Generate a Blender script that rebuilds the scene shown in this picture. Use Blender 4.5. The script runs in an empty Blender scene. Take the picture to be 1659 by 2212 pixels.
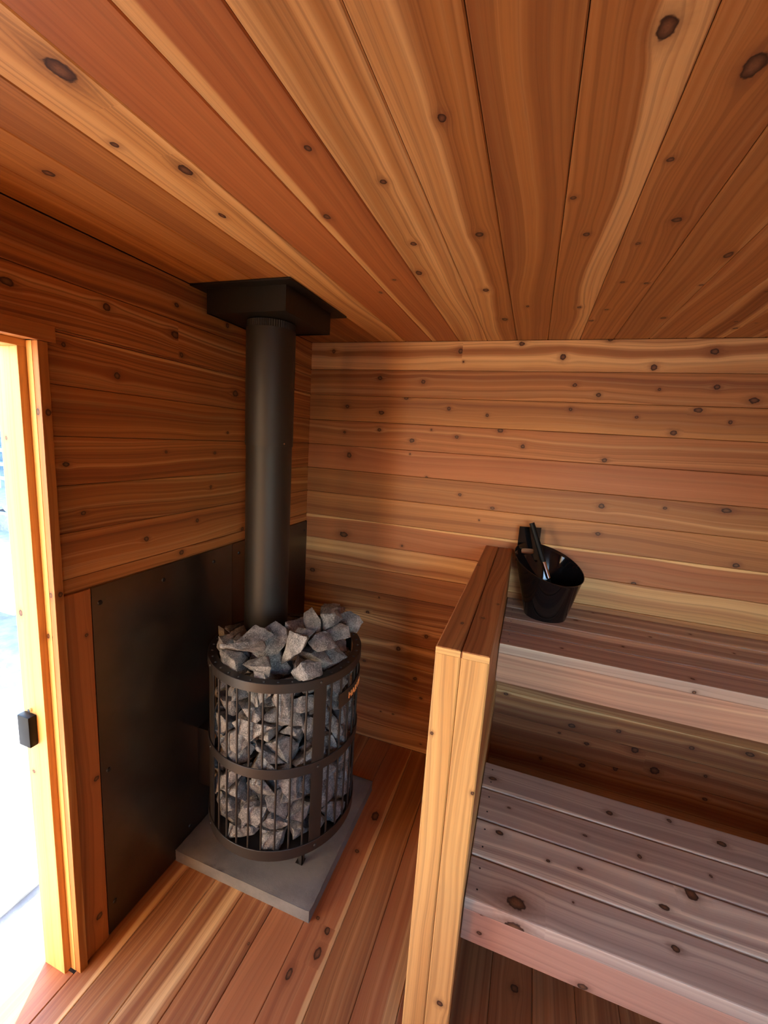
import bpy, bmesh, math, random
from mathutils import Vector, Matrix, Quaternion, noise
PI = math.pi
scene = bpy.context.scene
COL = scene.collection
KNOTS = {'ceil':[(0.487,-1.621,0.0183),(0.416,-1.48,0.0082),(0.487,-1.391,0.0124),(0.44,-1.231,0.0075),(0.195,-1.446,0.013),(0.753,-1.392,0.0079),(0.68,-1.176,0.0093),(0.715,-0.79,0.0071),(0.634,-0.689,0.0062),(0.848,-1.273,0.0079),(0.836,-1.013,0.0092),(0.803,-0.831,0.0108),(0.989,-1.406,0.0077),(1.0,-1.03,0.0108),(0.977,-0.663,0.0117),(1.014,-0.337,0.0124),(1.1,-0.485,0.0064),(1.265,-1.481,0.0127),(1.193,-1.144,0.0072),(1.233,-0.986,0.0083),(1.266,-0.456,0.0078),(1.379,-1.4,0.0143),(1.334,-1.228,0.0069),(1.4,-1.018,0.0114),(1.349,-0.918,0.0064),(1.36,-0.673,0.0066),(1.423,-0.656,0.0079),(1.355,-0.42,0.0079),(1.322,-0.289,0.0103),(1.559,-0.82,0.011),(1.566,-0.621,0.0065),(1.552,-0.302,0.0098),(1.79,-0.233,0.0065)],'back':[(0.129,2.154,0.0119),(0.795,2.154,0.0135),(1.07,2.184,0.0103),(1.251,2.127,0.0151),(1.431,2.198,0.0085),(1.61,2.085,0.0143),(1.814,2.148,0.0137),(0.813,2.105,0.0054),(0.396,2.024,0.0116),(0.624,2.01,0.0112),(1.315,2.008,0.0088),(1.415,1.968,0.0099),(1.643,1.997,0.0072),(1.844,2.011,0.0115),(1.975,1.963,0.0135),(0.542,1.93,0.01),(0.222,1.877,0.0105),(0.415,1.852,0.0117),(0.763,1.886,0.0111),(0.949,1.862,0.0095),(1.31,1.903,0.0089),(1.575,1.88,0.0073),(1.794,1.918,0.0117),(1.912,1.875,0.0092),(0.409,1.765,0.0103),(0.684,1.78,0.0057),(1.017,1.795,0.0121),(1.72,1.822,0.012),(0.213,1.743,0.0076),(0.588,1.721,0.0116),(0.813,1.752,0.0084),(1.126,1.727,0.0106),(1.476,1.689,0.0101),(0.583,1.653,0.0058),(0.246,1.623,0.0168),(0.679,1.541,0.0072),(0.855,1.471,0.0085),(1.492,1.485,0.0128),(1.738,1.503,0.0074),(1.957,1.518,0.0118),(1.019,1.422,0.0083),(1.495,1.357,0.0091),(0.961,1.355,0.0056),(0.237,1.185,0.0174),(0.576,1.169,0.0075),(2.028,1.294,0.0107),(1.669,1.149,0.0115),(0.051,0.951,0.0131),(0.467,0.861,0.0055),(0.405,0.762,0.0112),(0.748,0.692,0.0119),(0.598,0.587,0.0155),(0.402,0.469,0.0069),(0.706,0.435,0.0121),(0.747,0.33,0.0077),(0.521,0.184,0.0046),(0.595,0.189,0.0046),(0.769,0.053,0.0045),(1.185,0.475,0.0086),(1.508,0.392,0.0124),(1.457,0.337,0.0058),(1.584,0.316,0.009),(1.388,0.172,0.0094),(1.58,0.196,0.0124),(1.723,0.228,0.0141),(1.71,0.424,0.01),(1.789,0.349,0.0168),(2.005,0.43,0.0101),(2.218,0.467,0.0117),(1.882,0.271,0.0209),(2.079,0.31,0.0081),(2.094,0.197,0.0089)],'left':[(-1.176,2.034,0.0121),(-0.931,2.018,0.0131),(-0.905,1.959,0.0094),(-1.42,2.017,0.0111),(-1.301,1.906,0.0071),(-1.152,1.851,0.0115),(-0.622,1.863,0.0144),(-0.669,1.704,0.0063),(-1.313,1.597,0.0073),(-0.979,1.628,0.0053),(-0.743,1.623,0.0061),(-1.273,1.459,0.0066),(-0.766,1.491,0.0077),(-1.068,1.343,0.0091),(-0.84,1.369,0.0089),(-0.571,1.288,0.0104),(-0.919,1.262,0.0101),(-0.923,2.114,0.0078),(-0.671,2.114,0.0106)],'lb':[(1.173,-0.612,0.0103),(1.572,-0.607,0.0111),(1.766,-0.559,0.0094),(1.907,-0.593,0.0134),(1.238,-0.725,0.0047),(1.48,-0.739,0.0052),(1.636,-0.752,0.0085),(1.829,-0.738,0.0062),(1.214,-0.839,0.0103),(1.362,-0.88,0.0055),(1.453,-0.868,0.0055),(1.753,-0.825,0.0209),(1.667,-0.898,0.0101),(1.275,-1.045,0.0219),(1.425,-0.982,0.004),(1.666,-1.004,0.0104)],'lbf':[(1.187,0.407,0.0075),(1.456,0.376,0.0117)],'ub':[(1.361,-0.475,0.0054),(1.435,-0.156,0.0064),(1.316,-0.188,0.004),(1.52,-0.022,0.004),(1.587,-0.35,0.0066),(1.769,-0.511,0.0069),(1.714,-0.195,0.0056),(1.888,-0.08,0.0058),(1.996,-0.208,0.0053)],'ubf':[(1.684,0.843,0.0081),(1.937,0.854,0.0066)],'fl':[(0.679,-0.482,0.0162),(0.667,-0.671,0.0094),(0.685,-0.982,0.0101),(0.685,-1.053,0.0118),(0.626,-1.137,0.0093),(0.635,-0.958,0.0069),(0.455,-1.116,0.004)],'cap':[(1.016,-0.382,0.006),(1.127,-0.797,0.0045),(1.095,-0.93,0.0066),(1.046,-0.993,0.0048)],'pf':[(1.017,0.999,0.004),(1.132,0.868,0.0056),(1.107,0.195,0.0087)]}
STONES = [(1,0.5073,-0.8667,0.2526,0.62,0.122,-0.726,-0.269),(2,0.5234,-0.6803,0.2567,0.771,0.274,0.276,0.504),(3,0.5437,-0.8487,0.2546,0.724,0.094,-0.474,-0.493),(4,0.4488,-0.9443,0.2555,0.032,-0.99,-0.056,-0.127),(5,0.5074,-0.6004,0.2552,0.181,-0.731,-0.548,0.364),(6,0.5837,-0.7483,0.2578,0.507,0.092,0.357,0.779),(8,0.547,-0.6847,0.2863,0.707,0.684,0.004,0.177),(11,0.4159,-0.5413,0.2555,0.721,0.566,0.332,-0.223),(12,0.4086,-0.9188,0.2655,0.215,0.495,0.842,0.001),(13,0.523,-0.592,0.298,0.819,-0.057,-0.299,-0.486),(1,0.2481,-0.923,0.2524,0.349,-0.321,-0.681,-0.558),(2,0.5336,-0.7634,0.2916,0.165,-0.417,0.867,-0.217),(5,0.5028,-0.7611,0.3134,0.414,-0.476,0.546,-0.551),(7,0.509,-0.6436,0.3341,0.075,0.538,-0.474,-0.693),(9,0.4068,-0.7,0.6722,0.434,0.395,-0.81,0.022),(11,0.5131,-0.8915,0.3441,0.31,0.551,0.762,-0.138),(13,0.5723,-0.6654,0.352,0.87,0.3,0.07,0.385),(0,0.5578,-0.8044,0.3993,0.675,0.239,-0.02,0.697),(1,0.4501,-0.5967,0.2944,0.555,-0.665,-0.457,-0.202),(2,0.3952,-0.9099,0.2969,0.22,-0.803,-0.538,-0.131),(3,0.5616,-0.7923,0.3661,0.845,-0.409,-0.217,0.269),(4,0.5414,-0.7215,0.3958,0.027,-0.164,-0.951,-0.259),(7,0.4966,-0.8241,0.374,0.854,0.451,-0.045,0.257),(8,0.315,-0.9779,0.2594,0.851,-0.22,-0.047,0.475),(9,0.4491,-0.5353,0.316,0.488,0.449,-0.013,0.748),(12,0.4748,-0.5446,0.3616,0.597,0.06,-0.681,-0.419),(13,0.4439,-0.9422,0.3453,0.132,-0.659,0.732,-0.112),(0,0.3074,-0.9078,0.2908,0.327,0.839,0.397,-0.177),(1,0.5239,-0.5527,0.3709,0.365,0.35,-0.669,0.545),(2,0.4834,-0.8484,0.4399,0.614,0.426,0.177,0.64),(7,0.5169,-0.611,0.3939,0.818,0.573,0.052,0.017),(8,0.5389,-0.6592,0.43,0.322,-0.943,-0.069,-0.053),(9,0.4564,-0.9395,0.3919,0.506,0.054,0.242,0.826),(10,0.3221,-0.937,0.3369,0.053,-0.879,0.467,0.084),(13,0.3755,-0.9712,0.3594,0.508,0.838,0.117,0.164),(1,0.4993,-0.6551,0.4566,0.153,-0.506,-0.516,0.674),(2,0.5372,-0.7755,0.4531,0.462,-0.139,-0.002,0.876),(3,0.5064,-0.9211,0.412,0.813,0.404,0.103,0.406),(4,0.1871,-0.8868,0.3265,0.15,-0.412,-0.89,-0.126),(6,0.3527,-0.8978,0.3742,0.104,-0.187,-0.673,0.708),(9,0.1776,-0.8669,0.2342,0.434,0.322,-0.841,-0.016),(10,0.5157,-0.5497,0.4739,0.891,0.108,0.138,-0.418),(11,0.2892,-0.9503,0.406,0.059,-0.984,0.117,-0.123),(12,0.3865,-0.9615,0.4419,0.533,0.765,-0.292,0.214),(0,0.4191,-0.5107,0.4056,0.018,-0.959,0.119,0.256),(4,0.1568,-0.8435,0.3222,0.193,-0.973,-0.115,-0.055),(7,0.5772,-0.6938,0.4677,0.118,0.401,0.578,0.7),(8,0.4454,-0.5103,0.4551,0.773,-0.102,-0.614,-0.122),(9,0.5565,-0.6223,0.5088,0.119,0.13,-0.286,-0.942),(10,0.5605,-0.8227,0.4962,0.714,-0.173,-0.015,0.679),(11,0.4048,-0.9044,0.4553,0.261,-0.085,0.956,0.099),(12,0.5165,-0.8764,0.4567,0.332,0.191,-0.887,-0.259),(13,0.5222,-0.7181,0.5168,0.143,0.419,0.87,-0.217),(1,0.4837,-0.9412,0.5007,0.456,-0.506,-0.245,-0.69),(2,0.1249,-0.7847,0.287,0.272,-0.339,0.9,-0.039),(3,0.2365,-0.9512,0.3259,0.359,0.887,-0.28,-0.073),(5,0.4752,-0.5872,0.5166,0.402,-0.409,-0.781,0.247),(6,0.3689,-0.9225,0.5081,0.321,-0.543,0.76,-0.16),(7,0.5913,-0.7171,0.5641,0.286,-0.627,-0.571,0.445),(8,0.2825,-0.977,0.4801,0.777,-0.23,-0.299,0.504),(9,0.4994,-0.6861,0.5462,0.027,-0.717,-0.052,-0.695),(12,0.2768,-0.9349,0.5076,0.241,0.405,0.882,0.025),(1,0.4853,-0.8035,0.5287,0.246,-0.239,0.937,-0.072),(2,0.1729,-0.8422,0.3869,0.336,0.303,-0.417,-0.788),(3,0.529,-0.8308,0.5446,0.616,0.778,-0.048,-0.114),(4,0.4968,-0.597,0.566,0.641,-0.497,0.256,0.526),(5,0.5174,-0.8694,0.5478,0.333,-0.294,0.886,-0.135),(6,0.5664,-0.6421,0.5734,0.804,0.149,0.419,-0.395),(7,0.4053,-0.9528,0.5507,0.407,0.887,-0.053,-0.211),(8,0.5407,-0.7751,0.5643,0.512,0.779,-0.361,0.018),(11,0.5146,-0.8122,0.6318,0.74,-0.051,0.528,0.413),(12,0.4173,-0.9433,0.5982,0.84,-0.226,0.346,0.35),(0,0.4576,-0.9328,0.6064,0.456,-0.701,-0.041,0.546),(1,0.551,-0.691,0.6155,0.067,0.682,0.141,0.715),(3,0.2928,-0.7744,0.6649,0.095,0.005,-0.745,-0.661),(4,0.4331,-0.8708,0.6043,0.548,-0.143,-0.615,-0.549),(5,0.2814,-0.8853,0.5267,0.027,0.049,0.799,-0.599),(6,0.4822,-0.8937,0.6635,0.074,-0.498,0.736,-0.452),(7,0.1221,-0.7954,0.3858,0.015,0.63,0.736,0.249),(8,0.5651,-0.7739,0.6405,0.672,-0.211,0.529,0.475),(10,0.3172,-0.9057,0.6035,0.081,0.047,-0.824,0.558),(11,0.4124,-0.5442,0.5511,0.986,0.072,0.148,-0.002),(12,0.3825,-0.815,0.6851,0.044,-0.507,0.851,0.133),(13,0.2522,-0.8623,0.4022,0.005,0.475,0.059,-0.878),(0,0.5515,-0.5892,0.6447,0.313,0.499,0.801,-0.105),(1,0.2803,-0.9615,0.5781,0.193,0.97,-0.136,-0.055),(3,0.2033,-0.939,0.3754,0.539,0.722,-0.425,0.087),(5,0.5253,-0.8007,0.683,0.611,-0.766,-0.134,-0.149),(6,0.4043,-0.9266,0.6721,0.503,-0.193,0.821,-0.189),(7,0.5349,-0.8667,0.6913,0.588,0.139,0.331,0.725),(8,0.5384,-0.7033,0.6868,0.997,-0.031,-0.042,-0.061),(9,0.1447,-0.8105,0.4207,0.18,-0.624,-0.55,-0.525),(10,0.4558,-0.8361,0.7229,0.262,-0.59,0.695,-0.317),(11,0.3075,-0.9748,0.6357,0.306,-0.34,0.885,-0.084),(13,0.2313,-0.857,0.6045,0.117,-0.392,-0.005,0.912),(0,0.4794,-0.6373,0.6769,0.775,-0.204,0.294,-0.522),(1,0.1501,-0.8612,0.4618,0.164,0.346,-0.82,-0.425),(2,0.5046,-0.7635,0.7067,0.209,-0.19,-0.719,0.635),(3,0.3279,-0.9103,0.6864,0.834,-0.374,0.118,-0.389),(5,0.3662,-0.9755,0.7134,0.14,-0.209,0.779,0.575),(6,0.467,-0.5215,0.5973,0.121,-0.012,0.353,0.928),(7,0.2048,-0.9227,0.5989,0.32,0.535,-0.616,0.481),(9,0.2005,-0.9009,0.4512,0.177,0.516,-0.277,0.791),(12,0.5496,-0.6963,0.7187,0.085,0.945,-0.286,0.136),(0,0.4626,-0.9268,0.7287,0.232,-0.133,0.497,-0.825),(1,0.4136,-0.5681,0.6263,0.604,-0.331,-0.577,0.439),(2,0.1499,-0.8351,0.5296,0.76,0.492,0.158,0.395),(5,0.522,-0.891,0.7786,0.17,-0.446,0.755,-0.45),(7,0.5307,-0.8424,0.7497,0.083,0.256,0.863,0.429),(8,0.509,-0.545,0.6634,0.157,0.58,0.46,0.654),(9,0.5258,-0.7071,0.7447,0.242,-0.317,-0.879,-0.261),(11,0.2229,-0.9476,0.6621,0.651,0.001,-0.372,-0.662),(12,0.3802,-0.8514,0.7288,0.035,-0.957,0.064,-0.282),(13,0.1885,-0.9057,0.5185,0.862,0.453,-0.084,-0.212),(0,0.4073,-0.6109,0.7232,0.55,-0.537,0.328,-0.549),(1,0.2931,-0.7892,0.7468,0.411,-0.301,-0.774,-0.376),(2,0.2894,-0.8837,0.6984,0.646,0.42,-0.184,-0.61),(3,0.4635,-0.6369,0.7254,0.541,0.084,-0.549,-0.632),(4,0.3555,-0.7324,0.7709,0.12,-0.976,-0.179,-0.027),(5,0.4087,-0.4882,0.6448,0.237,0.132,-0.828,0.49),(8,0.4112,-0.7407,0.7353,0.295,0.67,0.155,0.663),(9,0.1535,-0.7888,0.6267,0.759,0.626,-0.176,-0.038),(12,0.3624,-0.6468,0.7861,0.028,-0.012,0.997,-0.065),(13,0.5239,-0.6116,0.7546,0.139,-0.394,-0.535,-0.735),(1,0.324,-0.8541,0.7564,0.174,0.032,-0.917,-0.357),(2,0.3339,-0.9598,0.7464,0.07,0.964,-0.16,0.202),(6,0.4324,-0.5148,0.7248,0.085,-0.171,-0.341,-0.921),(7,0.4528,-0.7611,0.7693,0.145,0.454,0.868,0.142),(8,0.4173,-0.8111,0.8047,0.094,-0.346,0.93,0.083),(9,0.4883,-0.7036,0.8054,0.279,-0.513,-0.738,-0.338),(11,0.1319,-0.8455,0.5868,0.433,-0.013,-0.246,-0.867),(12,0.3937,-0.9107,0.7736,0.119,0.902,0.405,0.089),(13,0.5518,-0.7642,0.7839,0.175,0.05,-0.172,0.968),(0,0.5337,-0.8574,0.8522,0.605,0.25,-0.469,-0.593),(1,0.4632,-0.9462,0.8244,0.588,-0.219,-0.644,0.437),(3,0.3087,-0.9491,0.7811,0.701,0.435,0.261,0.501),(5,0.4251,-0.618,0.7854,0.68,0.127,0.221,0.687),(8,0.168,-0.8765,0.6588,0.079,0.845,-0.491,0.198),(10,0.4094,-0.7331,0.8475,0.094,0.415,0.157,-0.891),(11,0.3251,-0.7419,0.8363,0.172,-0.754,0.361,-0.522),(12,0.4982,-0.5671,0.7893,0.632,-0.014,-0.461,-0.623),(13,0.3236,-0.8298,0.8027,0.602,-0.093,0.148,0.779),(1,0.4502,-0.8691,0.8147,0.821,0.097,0.155,0.541),(2,0.205,-0.9198,0.7168,0.111,0.982,-0.111,0.104),(3,0.2472,-0.8539,0.6801,0.42,0.019,0.558,0.716),(4,0.4047,-0.8301,0.8619,0.14,0.837,0.453,0.273),(9,0.5389,-0.9197,0.9043,0.322,0.694,-0.283,0.579),(10,0.2389,-0.8991,0.7767,0.299,-0.385,0.352,0.799),(11,0.4346,-0.6183,0.8371,0.703,0.702,0.113,-0.01),(12,0.4608,-0.8017,0.8607,0.27,-0.403,-0.035,-0.874),(13,0.4798,-0.5493,0.7899,0.326,0.1,-0.834,-0.435),(0,0.3746,-0.5992,0.8322,0.152,-0.785,-0.507,0.322),(1,0.5141,-0.7543,0.8482,0.459,0.061,-0.842,-0.277),(2,0.3783,-0.7458,0.8916,0.262,-0.527,0.704,-0.398),(3,0.2247,-0.8039,0.7151,0.388,-0.142,0.241,0.878),(4,0.308,-0.7507,0.8996,0.441,-0.112,0.877,0.155),(5,0.3567,-0.9311,0.8233,0.029,-0.333,-0.935,-0.117),(6,0.5586,-0.6734,0.8122,0.824,0.356,-0.116,-0.424),(7,0.4078,-0.5107,0.7687,0.988,-0.096,0.113,0.036),(8,0.3986,-0.9495,0.8458,0.003,0.478,0.17,0.862),(9,0.3197,-0.8598,0.8679,0.353,0.116,-0.929,-0),(12,0.5762,-0.7685,0.8361,0.325,0.722,-0.51,-0.336),(13,0.1338,-0.8274,0.68,0.191,-0.086,-0.238,-0.949)]
TOPSTONES = [(9,0.3154,-0.7575,0.861,0.473,0.008,0.023,-0.881,1),(13,0.4035,-0.6974,0.86,0.968,-0.016,0.071,-0.24,1),(7,0.3593,-0.706,0.8211,0.268,-0.187,-0.104,0.939,1),(2,0.3777,-0.8191,0.86,0.614,0.385,0.255,0.641,1),(8,0.5131,-0.8763,0.8778,0.379,0.121,-0.918,-0.006,1),(6,0.4379,-0.6114,0.8689,0.685,-0.134,-0.057,-0.714,1),(2,0.4489,-0.7834,0.8555,0.26,-0.528,-0,-0.808,1),(7,0.4939,-0.7544,0.841,0.441,0.058,-0.414,-0.794,1),(3,0.3508,-0.7521,0.8886,0.739,0.381,0.436,0.343,1),(5,0.5648,-0.7718,0.8396,0.748,-0.246,-0.487,0.377,1),(4,0.2434,-0.8804,0.8459,0.101,0.9,-0.2,-0.375,1.1),(11,0.3707,-0.8734,0.8837,0.297,-0.244,-0.817,-0.43,1.1),(11,0.5298,-0.7602,0.9156,0.082,0.265,0.033,0.96,1.1),(6,0.5614,-0.7465,1.0034,0.959,-0.151,0.081,0.226,1.1),(5,0.1148,-0.7884,0.8995,0.627,0.175,0.754,0.088,1.1),(7,0.169,-0.8991,0.8077,0.088,-0.497,-0.411,-0.759,1.1),(13,0.2531,-0.9493,0.8955,0.946,-0.216,0.213,0.117,1.1),(3,0.3622,-0.965,0.9056,0.9,0.337,-0.271,-0.063,1.1),(5,0.4953,-0.8203,0.9203,0.919,-0.358,-0.128,-0.099,1.1),(2,0.5103,-0.6598,0.8872,0.37,-0.584,-0.65,0.314,1.1),(11,0.4165,-0.546,0.8836,0.302,0.675,0.575,-0.35,1.1),(6,0.346,-0.5093,0.8474,0.723,0.291,-0.527,0.339,1.1),(7,0.5808,-0.6859,1.0034,0.009,-0.277,0.786,0.553,1.1),(12,0.3306,-0.9866,1.0042,0.905,-0.371,-0.054,0.202,1.05),(7,0.5444,-0.8508,0.9903,0.836,0.51,0.104,-0.176,1),(5,0.3312,-0.9375,0.9951,0.453,-0.767,-0.452,-0.053,0.9),(8,0.1971,-0.8875,0.9425,0.248,-0.503,0.085,0.824,1),(4,0.5247,-0.762,1.0419,0.302,0.274,-0.107,-0.907,0.9),(5,0.49,-0.9036,0.9823,0.496,-0.653,-0.304,-0.484,1.2),(11,0.4069,-0.7964,0.9758,0.104,-0.758,0.334,0.55,1),(2,0.4729,-0.7498,1.0143,0.16,0.143,0.872,0.44,1.15),(13,0.4029,-0.7327,0.9511,0.46,-0.658,0.486,0.346,1),(11,0.4709,-0.5939,0.9651,0.241,-0.609,-0.692,-0.305,1.1),(8,0.1859,-0.8173,0.8889,0.505,-0.125,-0.852,0.054,1),(12,0.3594,-0.8778,0.9784,0.422,-0.74,-0.459,-0.252,1),(3,0.3365,-0.8483,0.9372,0.147,-0.376,0.628,0.665,1.2),(3,0.4656,-0.677,0.9134,0.507,0.205,0.077,0.834,1),(13,0.2523,-0.5642,0.8787,0.259,-0.272,0.542,0.751,0.9),(0,0.4986,-0.68,0.9998,0.275,-0.767,-0.016,-0.579,0.9),(8,0.3094,-0.5636,0.8647,0.181,0.444,-0.877,0.033,0.8),(13,0.4145,-0.5139,0.9593,0.312,0.238,-0.164,-0.905,0.9),(8,0.2481,-0.8757,0.923,0.236,-0.538,-0.047,-0.808,0.8),(9,0.2962,-0.8061,0.8858,0.247,-0.114,-0.738,-0.618,0.9),(1,0.4723,-0.8453,1.0023,0.02,0.023,-0.736,-0.676,0.8),(1,0.3327,-0.5827,0.9182,0.111,0.525,0.211,-0.817,0.8),(5,0.1223,-0.7934,0.9199,0.473,-0.446,-0.368,0.664,0.8)]

# ------------------------------------------------------------------ helpers
def tag(o, label=None, cat=None, group=None, kind=None):
    if label: o['label'] = label
    if cat: o['category'] = cat
    if group: o['group'] = group
    if kind: o['kind'] = kind
    return o

def empty(name, loc=(0, 0, 0), rz=0.0):
    o = bpy.data.objects.new(name, None); COL.objects.link(o)
    o.location = loc; o.rotation_euler = (0, 0, rz); o.empty_display_size = .05
    return o

def link(name, me, mat=None, parent=None, smooth=False):
    if mat: me.materials.append(mat)
    if smooth:
        for p in me.polygons: p.use_smooth = True
    o = bpy.data.objects.new(name, me); COL.objects.link(o)
    if parent: o.parent = parent
    return o

def from_bm(name, bm, mat=None, parent=None, smooth=False, angle=None):
    bmesh.ops.recalc_face_normals(bm, faces=bm.faces)
    me = bpy.data.meshes.new(name)
    if angle is not None:
        for f in bm.faces: f.smooth = True
        for e in bm.edges:
            e.smooth = len(e.link_faces) == 2 and e.calc_face_angle(0) < angle
    bm.to_mesh(me); bm.free()
    return link(name, me, mat, parent, smooth)

def bm_box(bm, lo, hi, bevel=0.0):
    r = bmesh.ops.create_cube(bm, size=1)
    for v in r['verts']:
        v.co = Vector([lo[i] + (v.co[i] + .5) * (hi[i] - lo[i]) for i in range(3)])
    if bevel:
        es = set(e for v in r['verts'] for e in v.link_edges)
        bmesh.ops.bevel(bm, geom=list(es), offset=bevel, segments=2, affect='EDGES', profile=.6)
    return bm

def box(name, lo, hi, mat, parent=None, bevel=.001):
    bm = bmesh.new(); bm_box(bm, lo, hi, bevel)
    return from_bm(name, bm, mat, parent, angle=.6)

def bm_tube(bm, p0, p1, r, n=16, r1=None, caps=True):
    p0 = Vector(p0); p1 = Vector(p1); d = p1 - p0
    q = d.to_track_quat('Z', 'Y'); r1 = r if r1 is None else r1
    A = [bm.verts.new(p0 + q @ Vector((r * math.cos(2*PI*i/n), r * math.sin(2*PI*i/n), 0))) for i in range(n)]
    B = [bm.verts.new(p1 + q @ Vector((r1 * math.cos(2*PI*i/n), r1 * math.sin(2*PI*i/n), 0))) for i in range(n)]
    for i in range(n): bm.faces.new((A[i], A[(i+1) % n], B[(i+1) % n], B[i]))
    if caps: bm.faces.new(A[::-1]); bm.faces.new(B)

def bm_lathe(bm, prof, c=(0, 0), n=64, a0=0.0, a1=2*PI, closed_prof=True):
    full = abs(a1 - a0 - 2*PI) < 1e-6
    m = n if full else n + 1
    rings = []
    for i in range(m):
        a = a0 + (a1 - a0) * i / n
        rings.append([bm.verts.new((c[0] + r*math.cos(a), c[1] + r*math.sin(a), z)) for r, z in prof])
    k = len(prof)
    for i in range(n):
        A = rings[i]; B = rings[(i+1) % m]
        for j in range(k if closed_prof else k - 1):
            bm.faces.new((A[j], B[j], B[(j+1) % k], A[(j+1) % k]))
    if not full and closed_prof:
        bm.faces.new(rings[0][::-1]); bm.faces.new(rings[-1])

# ------------------------------------------------------------------ materials
def new_mat(name):
    m = bpy.data.materials.new(name); m.use_nodes = True
    nt = m.node_tree; nt.nodes.clear()
    out = nt.nodes.new('ShaderNodeOutputMaterial'); b = nt.nodes.new('ShaderNodeBsdfPrincipled')
    nt.links.new(b.outputs[0], out.inputs[0])
    return m, nt, b

class G:
    """tiny node expression builder"""
    def __init__(s, nt): s.nt = nt
    def put(s, sock, v):
        if isinstance(v, (int, float)): sock.default_value = v
        elif isinstance(v, (tuple, list)):
            sock.default_value = tuple(v) if len(v) == len(sock.default_value) else tuple(v) + (1.0,)
        else: s.nt.links.new(v, sock)
    def m(s, op, a, b=0.0, c=0.0, clamp=False):
        n = s.nt.nodes.new('ShaderNodeMath'); n.operation = op; n.use_clamp = clamp
        s.put(n.inputs[0], a); s.put(n.inputs[1], b); s.put(n.inputs[2], c); return n.outputs[0]
    def add(s, a, b): return s.m('ADD', a, b)
    def sub(s, a, b): return s.m('SUBTRACT', a, b)
    def mul(s, a, b): return s.m('MULTIPLY', a, b)
    def div(s, a, b): return s.m('DIVIDE', a, b)
    def vec(s, x, y, z=0.0):
        n = s.nt.nodes.new('ShaderNodeCombineXYZ'); s.put(n.inputs[0], x); s.put(n.inputs[1], y); s.put(n.inputs[2], z); return n.outputs[0]
    def noise(s, v, scale=1.0, detail=2.0, rough=.5, dist=0.0, col=False):
        n = s.nt.nodes.new('ShaderNodeTexNoise'); s.put(n.inputs['Vector'], v)
        n.inputs['Scale'].default_value = scale; n.inputs['Detail'].default_value = detail
        n.inputs['Roughness'].default_value = rough; n.inputs['Distortion'].default_value = dist
        return n.outputs['Color'] if col else n.outputs['Fac']
    def step(s, v, a, b, lo=0.0, hi=1.0):
        n = s.nt.nodes.new('ShaderNodeMapRange'); n.interpolation_type = 'SMOOTHSTEP'
        s.put(n.inputs['Value'], v); s.put(n.inputs['From Min'], a); s.put(n.inputs['From Max'], b)
        s.put(n.inputs['To Min'], lo); s.put(n.inputs['To Max'], hi); return n.outputs[0]
    def mix(s, f, a, b, mode='MIX'):
        n = s.nt.nodes.new('ShaderNodeMix'); n.data_type = 'RGBA'; n.blend_type = mode
        s.put(n.inputs[0], f); s.put(n.inputs[6], a); s.put(n.inputs[7], b); return n.outputs[2]
    def attr(s, name):
        n = s.nt.nodes.new('ShaderNodeAttribute'); n.attribute_name = name; return n
    def sepc(s, c):
        n = s.nt.nodes.new('ShaderNodeSeparateColor'); s.put(n.inputs[0], c); return n.outputs
    def sep(s, c):
        n = s.nt.nodes.new('ShaderNodeSeparateXYZ'); s.put(n.inputs[0], c); return n.outputs
    def bump(s, h, strength=.2, dist=.002):
        n = s.nt.nodes.new('ShaderNodeBump'); n.inputs['Strength'].default_value = strength
        n.inputs['Distance'].default_value = dist; s.put(n.inputs['Height'], h); return n.outputs[0]

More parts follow.
